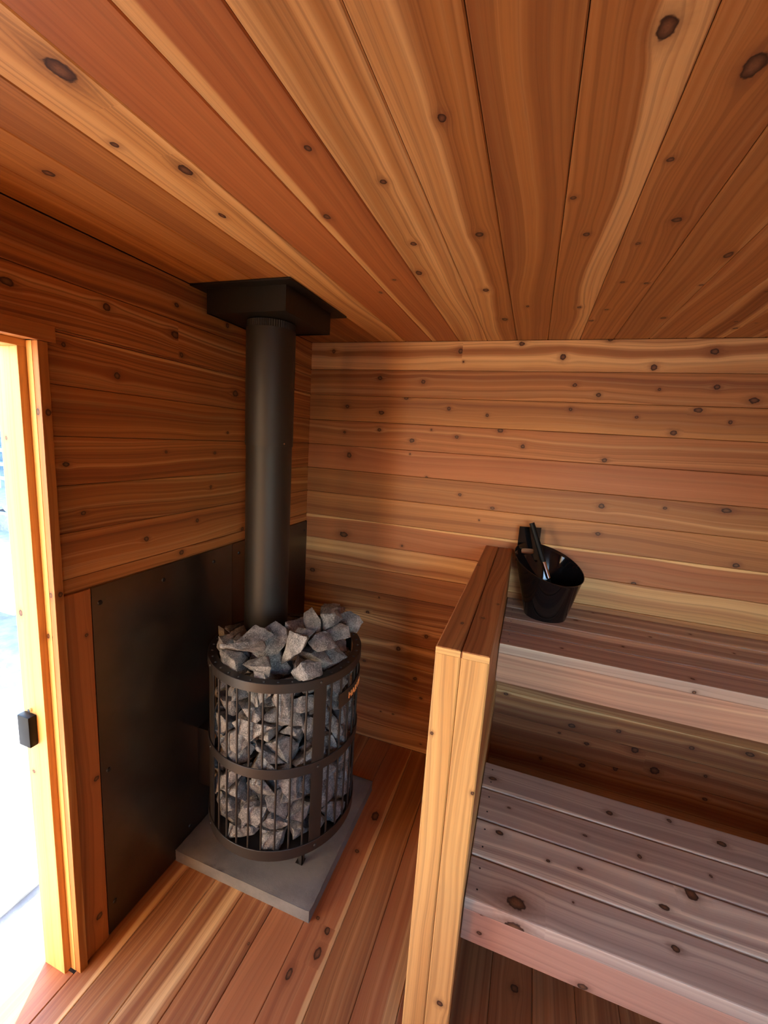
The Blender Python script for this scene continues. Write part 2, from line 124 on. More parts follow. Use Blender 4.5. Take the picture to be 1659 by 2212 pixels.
def cedar(name, rough=.5, spec=.35, sat=1.0, tint=(1, 1, 1), ksize=1.0):
    """Tongue-and-groove western red cedar.  Corner attributes: uv (m along / across the board),
    knot (centre u, centre v, radius, seed), tone (sapwood, redness, contrast, edge streak)."""
    m, nt, b = new_mat(name); g = G(nt)
    uv = g.sep(g.attr('grain').outputs['Vector']); u, v = uv[0], uv[1]
    ka = g.attr('knot'); kc = g.sepc(ka.outputs['Color']); kr = g.mul(kc[2], ksize); seed = ka.outputs['Alpha']
    ta = g.attr('tone'); tc = g.sepc(ta.outputs['Color']); sap, red, con = tc[0], tc[1], tc[2]; streak = ta.outputs['Alpha']
    sd = g.mul(seed, 37.7)
    # push grain lines round the knot
    du = g.sub(u, kc[0]); dv = g.sub(v, kc[1])
    du2 = g.m('POWER', g.div(g.m('ABSOLUTE', du), g.mul(kr, 3.6)), 2.0)
    dv2 = g.m('POWER', g.div(g.m('ABSOLUTE', dv), g.mul(kr, 2.6)), 2.0)
    fall = g.m('EXPONENT', g.mul(g.add(du2, dv2), -1.0))
    sgn = g.div(dv, g.add(g.m('ABSOLUTE', dv), g.mul(kr, .35)))
    vw = g.sub(v, g.mul(g.mul(fall, sgn), g.mul(kr, 1.25)))
    wav = g.mul(g.sub(g.noise(g.vec(g.mul(u, 1.1), g.mul(v, 2.5), sd), 1.0, 1.0), .5), .085)
    vw = g.add(vw, wav)
    wav2 = g.mul(g.sub(g.noise(g.vec(g.mul(u, 5.0), g.mul(v, 14.0), g.add(sd, 3.1)), 1.0, 1.0), .5), .008)
    vw = g.add(vw, wav2)
    band = g.noise(g.vec(g.mul(u, .16), g.mul(vw, 20.0), sd), 1.0, 4.0, .55)
    band = g.step(band, .30, .70)
    blot = g.noise(g.vec(g.mul(u, 1.3), g.mul(v, 6.0), g.add(sd, 9.0)), 1.0, 2.0)
    ring = g.noise(g.vec(g.mul(u, .35), g.mul(vw, 130.0), g.add(sd, 5.0)), 1.0, 3.0, .6)
    line = g.step(ring, .47, .66)
    mids = g.noise(g.vec(g.mul(u, .22), g.mul(vw, 58.0), g.add(sd, 15.0)), 1.0, 3.0, .6)
    pore = g.noise(g.vec(g.mul(u, 14.0), g.mul(v, 620.0), sd), 1.0, 2.0)
    # colours
    dark = g.mix(red, (.230, .088, .032), (.270, .082, .034))
    mid = g.mix(red, (.46, .215, .068), (.47, .185, .070))
    heart = g.mix(band, dark, mid)
    heart = g.mix(g.sub(1.0, con), heart, g.mix(.75, dark, mid))
    pale = g.mix(band, (.54, .285, .105), (.76, .49, .22))
    sapn = g.noise(g.vec(g.mul(u, .10), g.mul(vw, 15.0), g.add(sd, 21.0)), 1.0, 1.0)
    sapm = g.step(g.add(sapn, g.mul(g.sub(sap, .5), .62)), .46, .60)
    edge = g.step(g.add(v, g.mul(g.sub(vw, v), .6)), g.sub(.066, g.mul(g.m('ABSOLUTE', streak), .05)), g.sub(.070, g.mul(g.m('ABSOLUTE', streak), .044)))
    edgeL = g.step(g.mul(g.add(v, g.mul(g.sub(vw, v), .6)), -1.0), g.sub(.066, g.mul(g.m('ABSOLUTE', streak), .05)), g.sub(.070, g.mul(g.m('ABSOLUTE', streak), .044)))
    pos = g.m('GREATER_THAN', streak, .02); neg = g.m('LESS_THAN', streak, -.02)
    em = g.m('MAXIMUM', g.mul(edge, pos), g.mul(edgeL, neg))
    sapm = g.m('MAXIMUM', sapm, em)
    col = g.mix(sapm, heart, pale)
    col = g.mix(g.mul(g.step(blot, .45, .8), .35), col, g.mix(.5, col, (.20, .07, .03)))
    col = g.mix(g.mul(g.step(mids, .50, .66), g.add(.10, g.mul(con, .38))), col, g.mix(.45, (.16, .055, .022), col))
    col = g.mix(g.mul(g.step(mids, .48, .34), g.mul(con, .28)), col, g.mix(.4, (.78, .50, .22), col))
    col = g.mix(g.mul(line, g.add(.20, g.mul(con, .34))), col, g.mix(.25, (.13, .048, .020), col))
    col = g.mix(g.mul(g.step(pore, .5, .8), .16), col, (.16, .07, .035))
    if tint != (1, 1, 1): col = g.mix(1.0, col, tint, 'MULTIPLY')
    if sat != 1.0:
        h = nt.nodes.new('ShaderNodeHueSaturation'); h.inputs['Saturation'].default_value = sat
        nt.links.new(col, h.inputs['Color']); col = h.outputs[0]
    # knot
    kn = g.noise(g.vec(g.mul(u, 90.0), g.mul(v, 90.0), sd), 1.0, 2.0)
    dist = g.m('SQRT', g.add(g.m('POWER', g.mul(du, g.add(.55, g.mul(g.m('FRACT', g.mul(g.add(kr, kc[0]), 931.7)), .6))), 2.0), g.m('POWER', dv, 2.0)))
    rel = g.mul(g.div(dist, kr), g.add(.68, g.mul(kn, .75)))
    halo = g.m('EXPONENT', g.mul(g.m('POWER', g.div(rel, 1.75), 2.0), -1.0))
    col = g.mix(g.mul(halo, .70), col, (.155, .052, .020))
    ringm = g.mul(g.step(rel, .74, .88), g.step(rel, 1.10, .95))
    core = g.step(rel, 1.02, .88)
    kcol = g.mix(g.step(rel, .15, .95), g.mix(g.noise(g.vec(g.mul(du, 260.0), g.mul(dv, 260.0), sd), 1.0, 2.0), (.10, .040, .018), (.24, .105, .045)), (.055, .021, .010))
    col = g.mix(core, col, kcol)
    col = g.mix(g.mul(ringm, .6), col, (.028, .012, .007))
    nt.links.new(col, b.inputs['Base Color'])
    g.put(b.inputs['Roughness'], g.add(rough - .08, g.mul(ring, .16)))
    b.inputs['Specular IOR Level'].default_value = spec
    h = g.add(g.mul(ring, .6), g.mul(pore, .4))
    nt.links.new(g.bump(h, .22, .0012), b.inputs['Normal'])
    return m

def metal_black(name, col=(.018, .016, .015), rough=.42, spec=.5, metallic=0.0, fine=True):
    m, nt, b = new_mat(name); g = G(nt)
    tc = nt.nodes.new('ShaderNodeTexCoord').outputs['Object']
    n = g.noise(tc, 9.0, 4.0, .6)
    g.put(b.inputs['Base Color'], g.mix(n, tuple(c*.8 for c in col), tuple(c*1.25 for c in col)))
    g.put(b.inputs['Roughness'], g.add(rough - .05, g.mul(n, .1)))
    b.inputs['Specular IOR Level'].default_value = spec; b.inputs['Metallic'].default_value = metallic
    if fine: nt.links.new(g.bump(g.noise(tc, 900.0, 1.0), .12, .0004), b.inputs['Normal'])
    return m

M = {}
M['cedar'] = cedar('red_cedar', ksize=.88, sat=1.04, tint=(1.05, 1.0, .96))
M['cedar_wall'] = cedar('wall_cedar', ksize=.88, sat=.98, tint=(1.10, 1.04, .98))
M['cedar_front'] = cedar('bench_front_cedar', rough=.55, sat=.78, tint=(1.32, 1.22, 1.12), ksize=.8)
M['cedar_bench'] = cedar('bench_cedar', rough=.55, sat=.60, tint=(1.38, 1.48, 1.36), ksize=.85)  # greyed, paled copy of the cedar; cool sky light put into the colour
M['pine'] = cedar('pale_frame_wood', rough=.5, tint=(1.06, .93, .72))
M['metal'] = metal_black('black_powder_coat', (.0165, .0135, .0118), .45)
M['ceilbox'] = metal_black('ceiling_box_black', (.008, .007, .006), .5, .35)
M['pipe'] = metal_black('flue_black_paint', (.0155, .0145, .013), .5, .5)
M['shield'] = metal_black('dark_steel_sheet', (.115, .095, .078), .30, .5, .9, fine=False)
M['bolt'] = metal_black('screw_black', (.01, .01, .01), .4)
M['gloss'] = metal_black('gloss_black_enamel', (.004, .004, .005), .07, .6, fine=False)
M['rubber'] = metal_black('matte_black_grip', (.004, .004, .0045), .5, .2)
M['cream'] = None

def simple(name, col, rough=.5, metallic=0.0, nscale=0, amt=.2, bump=0.0, col2=None, detail=4):
    m, nt, b = new_mat(name); g = G(nt)
    if nscale:
        tc = nt.nodes.new('ShaderNodeTexCoord').outputs['Object']; n = g.noise(tc, nscale, detail, .6)
        c2 = col2 or tuple(c*(1-amt) for c in col)
        g.put(b.inputs['Base Color'], g.mix(g.step(n, .3, .7), c2, col))
        if bump: nt.links.new(g.bump(g.noise(tc, nscale*3, 4, .65), .6, bump), b.inputs['Normal'])
    else: b.inputs['Base Color'].default_value = (*col, 1)
    b.inputs['Roughness'].default_value = rough; b.inputs['Metallic'].default_value = metallic
    return m
M['steel'] = simple('polished_steel', (.75, .72, .68), .12, 1.0)
M['copper'] = simple('copper_lettering', (.85, .33, .10), .4, 0.0)

def stone_mat():
    m, nt, b = new_mat('olivine_stone'); g = G(nt)
    tc = nt.nodes.new('ShaderNodeTexCoord').outputs['Object']
    oi = nt.nodes.new('ShaderNodeObjectInfo').outputs['Random']
    v = nt.nodes.new('ShaderNodeVectorMath'); v.operation = 'ADD'
    nt.links.new(tc, v.inputs[0]); nt.links.new(g.vec(g.mul(oi, 40.0), g.mul(oi, 17.0), 0.0), v.inputs[1]); p = v.outputs[0]
    a = g.noise(p, 26.0, 5.0, .65); s = g.noise(p, 240.0, 3.0, .75); f = g.noise(p, 700.0, 2.0, .6)
    base = g.mix(g.step(a, .35, .68), (.080, .081, .084), (.29, .275, .255))
    base = g.mix(g.mul(g.step(s, .52, .66), .75), base, (.40, .385, .36))
    base = g.mix(g.mul(g.step(s, .47, .36), .75), base, (.035, .036, .040))
    base = g.mix(g.mul(g.step(f, .62, .72), .5), base, (.60, .58, .54))
    base = g.mix(g.mul(oi, .25), base, (.16, .135, .115))
    nt.links.new(base, b.inputs['Base Color']); b.inputs['Roughness'].default_value = .62
    b.inputs['Specular IOR Level'].default_value = .35
    h = g.add(g.add(g.mul(a, 1.5), g.mul(s, .4)), g.mul(g.noise(p, 75.0, 5.0, .75), 1.3))
    nt.links.new(g.bump(h, .9, .006), b.inputs['Normal'])
    return m
M['stone'] = stone_mat()

def concrete_mat(name, c1, c2, sc=60):
    m, nt, b = new_mat(name); g = G(nt)
    tc = nt.nodes.new('ShaderNodeTexCoord').outputs['Object']
    a = g.noise(tc, 7.0, 5.0, .6); s = g.noise(tc, sc*4, 3.0, .7); p = g.noise(tc, sc, 4.0, .7)
    base = g.mix(g.step(a, .3, .7), c1, c2)
    base = g.mix(g.mul(g.step(s, .60, .72), .5), base, tuple(c*1.5 for c in c2))
    base = g.mix(g.mul(g.step(p, .36, .28), .6), base, tuple(c*.5 for c in c1))
    sc_ = g.noise(g.vec(g.mul(g.sep(tc)[0], 60.0), g.mul(g.sep(tc)[1], 5.0), 0.0), 1.0, 2.0)
    base = g.mix(g.mul(g.step(sc_, .70, .76), .35), base, tuple(min(1, c*1.7) for c in c2))
    nt.links.new(base, b.inputs['Base Color']); b.inputs['Roughness'].default_value = .85
    nt.links.new(g.bump(g.add(p, g.mul(s, .5)), .4, .0015), b.inputs['Normal'])
    return m
M['slab'] = concrete_mat('grey_paver', (.135, .128, .118), (.20, .188, .170))
M['ground'] = concrete_mat('sunlit_gravel', (.22, .22, .225), (.34, .34, .345), 30)
M['block'] = concrete_mat('pale_concrete', (.42, .43, .44), (.60, .60, .60), 20)
M['gravel'] = concrete_mat('grey_gravel', (.25, .25, .25), (.55, .55, .55), 12)
M['white'] = simple('white_paint', (.80, .80, .80), .5)
M['timber'] = simple('weathered_timber', (.30, .28, .26), .8, 0, 12, .35)
M['rail'] = simple('pale_kerb', (.55, .55, .56), .6, 0, 20, .15)
M['siding'] = simple('blue_grey_siding', (.10, .16, .22), .7, 0, 6, .3)
M['rust'] = simple('rust_brown_board', (.50, .20, .08), .7)
M['groove'] = simple('groove_dark', (.05, .022, .012), .9)

# ------------------------------------------------------------------ boards
def set_attrs(me, gd, kd, td):
    for nm, ty, key, data in (('grain', 'FLOAT_VECTOR', 'vector', gd), ('knot', 'FLOAT_COLOR', 'color', kd), ('tone', 'FLOAT_COLOR', 'color', td)):
        me.attributes.new(nm, ty, 'CORNER')
        me.attributes[nm].data.foreach_set(key, data)
class Boards:
    def __init__(s): s.V = []; s.F = []; s.A = []
    def board(s, o, U, Vd, N, L, W, thick=.012, tone=(.2, .3, .6, 0.0), knots=(), seed=None, gap=.0006, cham=.0022, rnd_knots=0.0, rng=None, backed=False):
        """o: corner at u=0, v=0 on the outer face"""
        o = Vector(o); U = Vector(U); Vd = Vector(Vd); N = Vector(N)
        rng = rng or random
        seed = rng.random() if seed is None else seed
        hw = W/2
        ks = sorted((k[0], k[1] - hw, k[2]) for k in knots)
        if rnd_knots:
            n = int(L*rnd_knots + rng.random())
            for _ in range(n):
                ku = rng.uniform(.03, L-.03)
                if all(abs(ku - k[0]) > .09 for k in ks):
                    ks.append((ku, rng.uniform(-hw*.75, hw*.75), rng.choice((.004, .006, .007, .009, .012))))
            ks.sort()
        # split ks that share u
        cl = []
        for k in ks:
            if cl and k[0] - cl[-1][0] < .012: continue
            cl.append(k)
        ks = cl
        cuts = [0.0]; cell = []
        if ks:
            for i, k in enumerate(ks):
                nxt = (ks[i+1][0] + k[0])/2 if i+1 < len(ks) else L
                cuts.append(nxt); cell.append(k)
        else: cuts.append(L); cell.append((-5.0, 0.0, .004))
        prof = [(gap, -thick), (gap, -cham), (gap+cham, 0), (W-gap-cham, 0), (W-gap, -cham), (W-gap, -thick)]
        base = len(s.V); np_ = len(prof)
        for c in cuts:
            for pv, pn in prof: s.V.append(tuple(o + U*c + Vd*pv + N*pn))
        flip = U.cross(Vd).dot(N) < 0
        def face(idx, uvs, k):
            if flip: idx = idx[::-1]; uvs = uvs[::-1]
            s.F.append(idx)
            for q in uvs: s.A.append((q[0], q[1], k[0], k[1], k[2], seed, *tone))
        for i in range(len(cuts)-1):
            for j in range(np_ if backed else np_ - 1):
                j2 = (j+1) % np_
                a = base + i*np_ + j; b = base + i*np_ + j2
                c = base + (i+1)*np_ + j2; d = base + (i+1)*np_ + j
                va = prof[j][0] - hw + (prof[j][1] if j < 3 else -prof[j][1]) ; vb = prof[j2][0] - hw + (prof[j2][1] if j2 < 3 else -prof[j2][1])
                face([a, d, c, b], [(cuts[i], va), (cuts[i+1], va), (cuts[i+1], vb), (cuts[i], vb)], cell[i])
        for e, rev in ((0, False), (len(cuts)-1, True)):
            idx = [base + e*np_ + j for j in range(np_)]
            uvs = [(cuts[e] + prof[j][1]*6, prof[j][0]-hw) for j in range(np_)]
            if rev: idx = idx[::-1]; uvs = uvs[::-1]
            face(idx, uvs, cell[0 if e == 0 else -1])
    def build(s, name, mat, parent=None, bevel=0.0):
        me = bpy.data.meshes.new(name); me.from_pydata(s.V, [], s.F); me.update()
        gd = []; kd = []; td = []
        for a in s.A:
            gd += [a[0], a[1], 0.0]; kd += [a[2], a[3], a[4], a[5]]; td += [a[6], a[7], a[8], a[9]]
        set_attrs(me, gd, kd, td)
        return link(name, me, mat, parent)

def wood_box(name, lo, hi, axis, mat, parent=None, tone=(.3, .2, .6, 0), seed=None, knots=(), bev=.003, rng=None):
    """solid timber with grain along `axis`; bevelled edges; grain attributes by position"""
    rng = rng or random; seed = rng.random() if seed is None else seed
    bm = bmesh.new(); bm_box(bm, lo, hi, bev)
    # cut between knots
    ks = sorted(knots)
    for i in range(len(ks)-1):
        c = (ks[i][0] + ks[i+1][0])/2
        co = Vector((0, 0, 0)); co[axis] = c; no = Vector((0, 0, 0)); no[axis] = 1
        bmesh.ops.bisect_plane(bm, geom=bm.verts[:] + bm.edges[:] + bm.faces[:], plane_co=co, plane_no=no)
    bmesh.ops.recalc_face_normals(bm, faces=bm.faces)
    me = bpy.data.meshes.new(name); bm.to_mesh(me); bm.free()
    others = [i for i in range(3) if i != axis]
    # wide axis is v
    wide = max(others, key=lambda i: hi[i]-lo[i]); thin = [i for i in others if i != wide][0]
    cv = (lo[wide]+hi[wide])/2
    gd = []; kd = []; td = []
    for p in me.polygons:
        c = p.center[axis]; kk = min(ks, key=lambda q: abs(q[0]-c)) if ks else (-50.0, 0, .004)
        p.use_smooth = False
        for li in p.loop_indices:
            co = me.vertices[me.loops[li].vertex_index].co
            vv = co[wide] - cv + (co[thin]-hi[thin])*(1 if p.center[wide] > cv else -1)
            uu = co[axis]
            if abs(p.normal[axis]) > .8: uu = co[thin]*3 + 3
            gd += [uu, vv, 0.0]; kd += [kk[0], kk[1]-cv if ks else 0.0, kk[2], seed]; td += list(tone)
    set_attrs(me, gd, kd, td)
    return link(name, me, mat, parent)
M['cedar_floor'] = cedar('floor_cedar', rough=.42, tint=(1.0, .97, 1.0))
def glass_mat():
    m = bpy.data.materials.new('window_glass'); m.use_nodes = True; nt = m.node_tree; nt.nodes.clear()
    o = nt.nodes.new('ShaderNodeOutputMaterial'); t = nt.nodes.new('ShaderNodeBsdfTransparent'); gl = nt.nodes.new('ShaderNodeBsdfGlossy'); gl.inputs['Roughness'].default_value = .02
    f = nt.nodes.new('ShaderNodeFresnel'); f.inputs[0].default_value = 1.3; mx = nt.nodes.new('ShaderNodeMixShader')
    nt.links.new(f.outputs[0], mx.inputs[0]); nt.links.new(t.outputs[0], mx.inputs[1]); nt.links.new(gl.outputs[0], mx.inputs[2]); nt.links.new(mx.outputs[0], o.inputs[0])
    return m
M['glass'] = glass_mat()
M['cream'] = simple('cream_bounce', (.86, .74, .56), .8, 0, 8, .08)
SUN_E = 12.5; SKY_E = .65; EXPO = 1.95
rng = random.Random(11)
H = 2.2; P = .131; XR = 2.62; YF = -2.75; WT = .12
ZT = 2.0643            # bottom edge of the top wall board
DY0, DY1, DZ = -1.385, -2.20, 1.90      # doorway in the left wall

# ================================================================== the room
# ceiling boards run front to back
ctone = {-5: (.20, .2, .8, 0), -4: (.25, .1, .5, 0), -3: (.12, .1, .7, 0), -2: (.95, .0, .9, 0), -1: (.02, .95, .25, .0), 0: (.05, .85, .4, -.55),
         1: (.70, .0, .9, 0), 2: (.62, .1, .8, 0), 3: (.08, .15, .7, 0), 4: (.22, .2, .7, .55), 5: (.06, .25, .7, 0), 6: (.25, .1, .6, 0), 7: (.22, .3, .5, 0), 8: (.60, .1, .8, 0)}
B = Boards(); KC = KNOTS['ceil']
for i in range(-5, 15):
    x0 = max(0.0, .6511 + .132*i); x1 = min(XR, .6511 + .132*(i+1))
    ks = [(-k[1], k[0]-x0, k[2]) for k in KC if x0 <= k[0] < x1]
    B.board((x0, 0, H), (0, -1, 0), (1, 0, 0), (0, 0, -1), -YF, x1-x0, tone=ctone.get(i, (.3, .2, .6, 0)), knots=ks, rng=rng, rnd_knots=0 if i < 8 else 3)
o = B.build('ceiling', M['cedar']); tag(o, kind='structure')

# back wall boards
btone = [(.62, .05, .6, 0), (.26, .15, 1.0, 0), (.42, .0, .9, 0), (.24, .55, .7, 0), (.03, 1.0, .3, 0), (.22, .2, .7, 0), (.40, .25, .7, 0), (.15, .9, .5, .3),
         (.60, .6, .45, 0), (.22, .4, .8, 0), (.32, .2, 1.0, 0), (.30, .3, .9, .3), (.34, .1, 1.0, 0), (.26, .15, 1.0, .3), (.26, .4, .8, 0), (.14, .4, .9, 0), (.2, .3, .7, 0)]
def wall_rows():
    rows = []
    top = H; z = ZT; k = 0
    while top > 0.001:
        rows.append((max(0.0, z), top)); top = z; z -= P; k += 1
    return rows
ROWS = wall_rows()
B = Boards(); KB = KNOTS['back']
for i, (z0, z1) in enumerate(ROWS):
    ks = [(k[0], k[1]-z0, k[2]) for k in KB if z0 <= k[1] < z1]
    B.board((0, 0, z0), (1, 0, 0), (0, 0, 1), (0, -1, 0), XR, z1-z0, tone=btone[i % len(btone)], knots=ks, rng=rng)
tag(B.build('wall_back', M['cedar_wall']), kind='structure')

# left wall: boards above the heat shield, above the doorway, and on past it
ltone = [(.28, .4, 1.4, 0), (.05, .6, 1.7, 0), (.16, .6, 1.6, .25), (.14, .5, 1.5, 0), (.06, .6, 1.7, 0), (.34, .3, 1.4, 0), (.06, .6, 1.6, 0), (.16, .5, 1.4, 0)]  # low sapwood values put this wall's shade into the boards; contrast is grain
B = Boards(); KL = KNOTS['left']
for i, (z0, z1) in enumerate(ROWS):
    tn = ltone[i % len(ltone)]
    if z1 > 1.94:      # full length over the header
        zz0 = max(z0, 1.94) if z0 < 1.94 else z0
        ks = [(-k[0], k[1]-zz0, k[2]) for k in KL if zz0 <= k[1] < z1]
        B.board((0, 0, zz0), (0, -1, 0), (0, 0, 1), (1, 0, 0), -YF, z1-zz0, tone=tn, knots=ks, rng=rng)
    if z0 < 1.94 and z1 > 1.236:
        a, b_ = max(z0, 1.236), min(z1, 1.94)
        ks = [(-k[0], k[1]-a, k[2]) for k in KL if a <= k[1] < b_]
        B.board((0, 0, a), (0, -1, 0), (0, 0, 1), (1, 0, 0), 1.353, b_-a, tone=tn, knots=ks, rng=rng, seed=.11*i+.07)
    if z0 < 1.236:
        B.board((-.006, 0, z0), (0, -1, 0), (0, 0, 1), (1, 0, 0), 1.353, min(z1, 1.236)-z0, tone=tn, rng=rng)
    if z0 < 1.90:
        B.board((0, DY1-.06, z0), (0, -1, 0), (0, 0, 1), (1, 0, 0), DY1-.06-YF, min(z1, 1.94)-z0, tone=tn, rng=rng, rnd_knots=3)
wl = B.build('wall_left', M['cedar']); tag(wl, kind='structure')
# wall core and outer face of the left wall
bm = bmesh.new()
bm_box(bm, (-WT, DY0+.024, .0), (-.014, .12, H+.05)); bm_box(bm, (-WT, DY1-.022, 1.93), (-.014, DY0+.022, H+.05)); bm_box(bm, (-WT, YF-.1, .0), (-.014, DY1-.022, H+.05))
from_bm('wall_core', bm, M['groove'], wl)

B = Boards()
for i, (z0, z1) in enumerate(ROWS):
    B.board((XR, 0, z0), (0, -1, 0), (0, 0, 1), (-1, 0, 0), -YF, z1-z0, tone=rng.choice(btone), rng=rng, rnd_knots=4)
tag(B.build('wall_right', M['cedar']), kind='structure')
WX0, WX1, WZ0, WZ1 = 1.45, 2.40, .65, 1.90     # window in the front wall, behind the camera
B = Boards()
for i, (z0, z1) in enumerate(ROWS):
    tn = rng.choice(btone)
    if z1 <= WZ0 or z0 >= WZ1: B.board((0, YF, z0), (1, 0, 0), (0, 0, 1), (0, 1, 0), XR, z1-z0, tone=tn, rng=rng, rnd_knots=4)
    else:
        B.board((0, YF, z0), (1, 0, 0), (0, 0, 1), (0, 1, 0), WX0, z1-z0, tone=tn, rng=rng, rnd_knots=4)
        B.board((WX1, YF, z0), (1, 0, 0), (0, 0, 1), (0, 1, 0), XR-WX1, z1-z0, tone=tn, rng=rng)
tag(B.build('wall_front', M['cedar']), kind='structure')
wn = empty('window_1', (WX0, YF, WZ0)); tag(wn, kind='structure')
def wp(o): o.matrix_parent_inverse = Matrix.Translation((-WX0, -YF, -WZ0)); return o
for lo, hi, ax in (((WX0-.03, YF-.13, WZ0-.03), (WX0+.03, YF+.02, WZ1+.03), 2), ((WX1-.03, YF-.13, WZ0-.03), (WX1+.03, YF+.02, WZ1+.03), 2),
                   ((WX0+.03, YF-.13, WZ0-.03), (WX1-.03, YF+.02, WZ0+.03), 0), ((WX0+.03, YF-.13, WZ1-.03), (WX1-.03, YF+.02, WZ1+.03), 0)):
    wp(wood_box('window_frame', lo, hi, ax, M['pine'], wn, tone=(.9, 0, .5, 0), rng=rng))
wp(box('pane', (WX0+.03, YF-.062, WZ0+.03), (WX1-.03, YF-.056, WZ1-.03), M['glass'], wn, 0))
# outer shell so no daylight leaks at the board joints
bm = bmesh.new()
bm_box(bm, (-WT, .014, -.1), (XR+.12, .12, H+.15)); bm_box(bm, (XR+.014, YF-.12, -.1), (XR+.12, .014, H+.15))
bm_box(bm, (-WT, YF-.12, -.1), (XR+.12, YF-.014, WZ0-.03)); bm_box(bm, (-WT, YF-.12, WZ1+.03), (XR+.12, YF-.014, H+.15)); bm_box(bm, (-WT, YF-.12, WZ0-.03), (WX0-.03, YF-.014, WZ1+.03)); bm_box(bm, (WX1+.03, YF-.12, WZ0-.03), (XR+.12, YF-.014, WZ1+.03)); bm_box(bm, (-WT-.15, YF-.25, H+.014), (XR+.2, .25, H+.12))
tag(from_bm('wall_shell', bm, M['groove']), kind='structure')

# floor boards run front to back
ftone = {0: (.30, .3, .9, 0), 1: (.40, .3, .9, 0), 2: (.22, .5, .9, 0), 3: (.12, .9, .35, 0), 4: (.06, .95, .45, .35), 5: (.35, .35, .8, 0), 6: (.10, .8, .7, .75), 7: (.05, .9, .9, 0), 8: (.2, .6, .8, 0)}
B = Boards(); KF = KNOTS['fl']
for i in range(-1, 20):
    x0 = max(0.0, .076 + .1295*i); x1 = min(XR, .076 + .1295*(i+1))
    if x1 <= x0 + .01: continue
    ks = [(-k[1], k[0]-x0, k[2]) for k in KF if x0 <= k[0] < x1]
    B.board((x0, 0, 0), (0, -1, 0), (1, 0, 0), (0, 0, 1), -YF, x1-x0, thick=.03, tone=ftone.get(i, (.25, .6, .7, 0)), knots=ks, rng=rng, rnd_knots=0 if i < 8 else 2)
B.board((-WT, DY0+.0, 0), (0, -1, 0), (1, 0, 0), (0, 0, 1), DY0-DY1, WT, thick=.03, tone=(.1, .9, .4, 0), rng=rng)
fl = B.build('floor', M['cedar_floor']); tag(fl, kind='structure')
bm = bmesh.new(); bm_box(bm, (-WT, YF, -.18), (XR, .0, -.031)); from_bm('subfloor', bm, M['groove'], fl)

# ------------------------------------------------------------------ doorway frame (left)
d = empty('door_1', (0, DY0, 0)); tag(d, kind='structure')
def dbox(name, lo, hi, axis, tone, mat='pine', bev=.0015, knots=(), seed=None):
    o = wood_box(name, lo, hi, axis, M[mat], d, tone=tone, bev=bev, knots=knots, rng=rng, seed=seed)
    o.matrix_parent_inverse = Matrix.Translation((0, -DY0, 0)); return o
dbox('casing', (0, -1.377, 0), (.020, -1.353, 1.90), 2, (.62, .1, .5, 0), knots=[(1.25, -1.362, .007), (1.73, -1.362, .008)], mat='cedar')
dbox('jamb', (-.022, -1.3772, 0), (-.0012, -1.367, 1.90), 2, (1.0, 0, .4, 0), knots=[(1.13, -.005, .006)])
dbox('jamb', (-WT-.005, -1.372, 0), (-.024, -1.362, 1.90), 2, (1.0, 0, .4, 0))
dbox('door_stop', (-.110, -1.396, 0.0), (-.023, -1.373, 1.884), 2, (.80, .1, .7, 0), knots=[(.70, -.066, .006), (1.19, -.066, .007), (1.66, -.066, .004)])
dbox('casing', (0, -2.26, 1.901), (.022, -1.334, 1.941), 1, (.10, .35, .5, 0), mat='cedar')
dbox('head_jamb', (-WT, DY1, 1.902), (-.0005, -1.377, 1.925), 1, (.9, 0, .4, 0))
dbox('head_stop', (-.110, DY1, 1.8842), (-.023, -1.3735, 1.9015), 1, (.8, .1, .6, 0))
dbox('jamb', (-WT-.005, DY1-.022, 0), (.020, DY1-.001, 1.90), 2, (.9, 0, .5, 0))
dbox('threshold', (-WT-.16, DY1, -.075), (-WT-.001, -1.30, -.032), 1, (.9, 0, .4, 0))
lb = box('latch_catch', (-.104, -1.418, .800), (-.058, -1.3965, .893), M['rubber'], d, .003); lb.matrix_parent_inverse = Matrix.Translation((0, -DY0, 0))
tag(lb, 'black block catch on the stop')
bm = bmesh.new(); bm_tube(bm, (-.080, -1.3965, .902), (-.080, -1.402, .902), .005, 12)
sc = from_bm('screw', bm, M['steel'], d, angle=.6); sc.matrix_parent_inverse = Matrix.Translation((0, -DY0, 0))

# trim board between door casing and heat shield
t = wood_box('trim_1', (-.004, -1.3525, 0), (.009, -1.272, 1.236), 2, M['cedar'], tone=(.12, .75, .5, 0), knots=[(1.1, -1.29, .006), (.62, -1.285, .01), (.12, -1.30, .012)], rng=rng, bev=.001)
tag(t, kind='structure')

# ================================================================== heat shield
def shield(y0, y1, screws, label):
    r = empty('heat_shield', (.004, y0, 0)); tag(r, label, 'heat shield', 'steel wall panels behind the stove')
    o = box('steel_sheet', (.004, y1, .0012), (.0065, y0, 1.235), M['shield'], r, .0004); o.matrix_parent_inverse = r.matrix_world.inverted() if False else Matrix.Translation((-.004, -y0, 0))
    for y, z in screws:
        bm = bmesh.new(); bm_tube(bm, (.0062, y, z), (.0095, y, z), .0085, 16, .006)
        s = from_bm('screw', bm, M['bolt'], r, angle=.6); s.matrix_parent_inverse = Matrix.Translation((-.004, -y0, 0))
shield(-.6465, -1.268, [(-1.243, 1.183), (-1.009, 1.184), (-.758, 1.186), (-1.243, .617), (-1.243, .111), (-.904, .084), (-.68, .62)],
       'dark steel heat shield sheet between the doorway trim and the upright seam')
shield(-.0015, -.6445, [(-.031, 1.185), (-.33, 1.186), (-.031, .617), (-.60, 1.186)],
       'dark steel heat shield sheet behind the stovepipe, ending in the room corner')

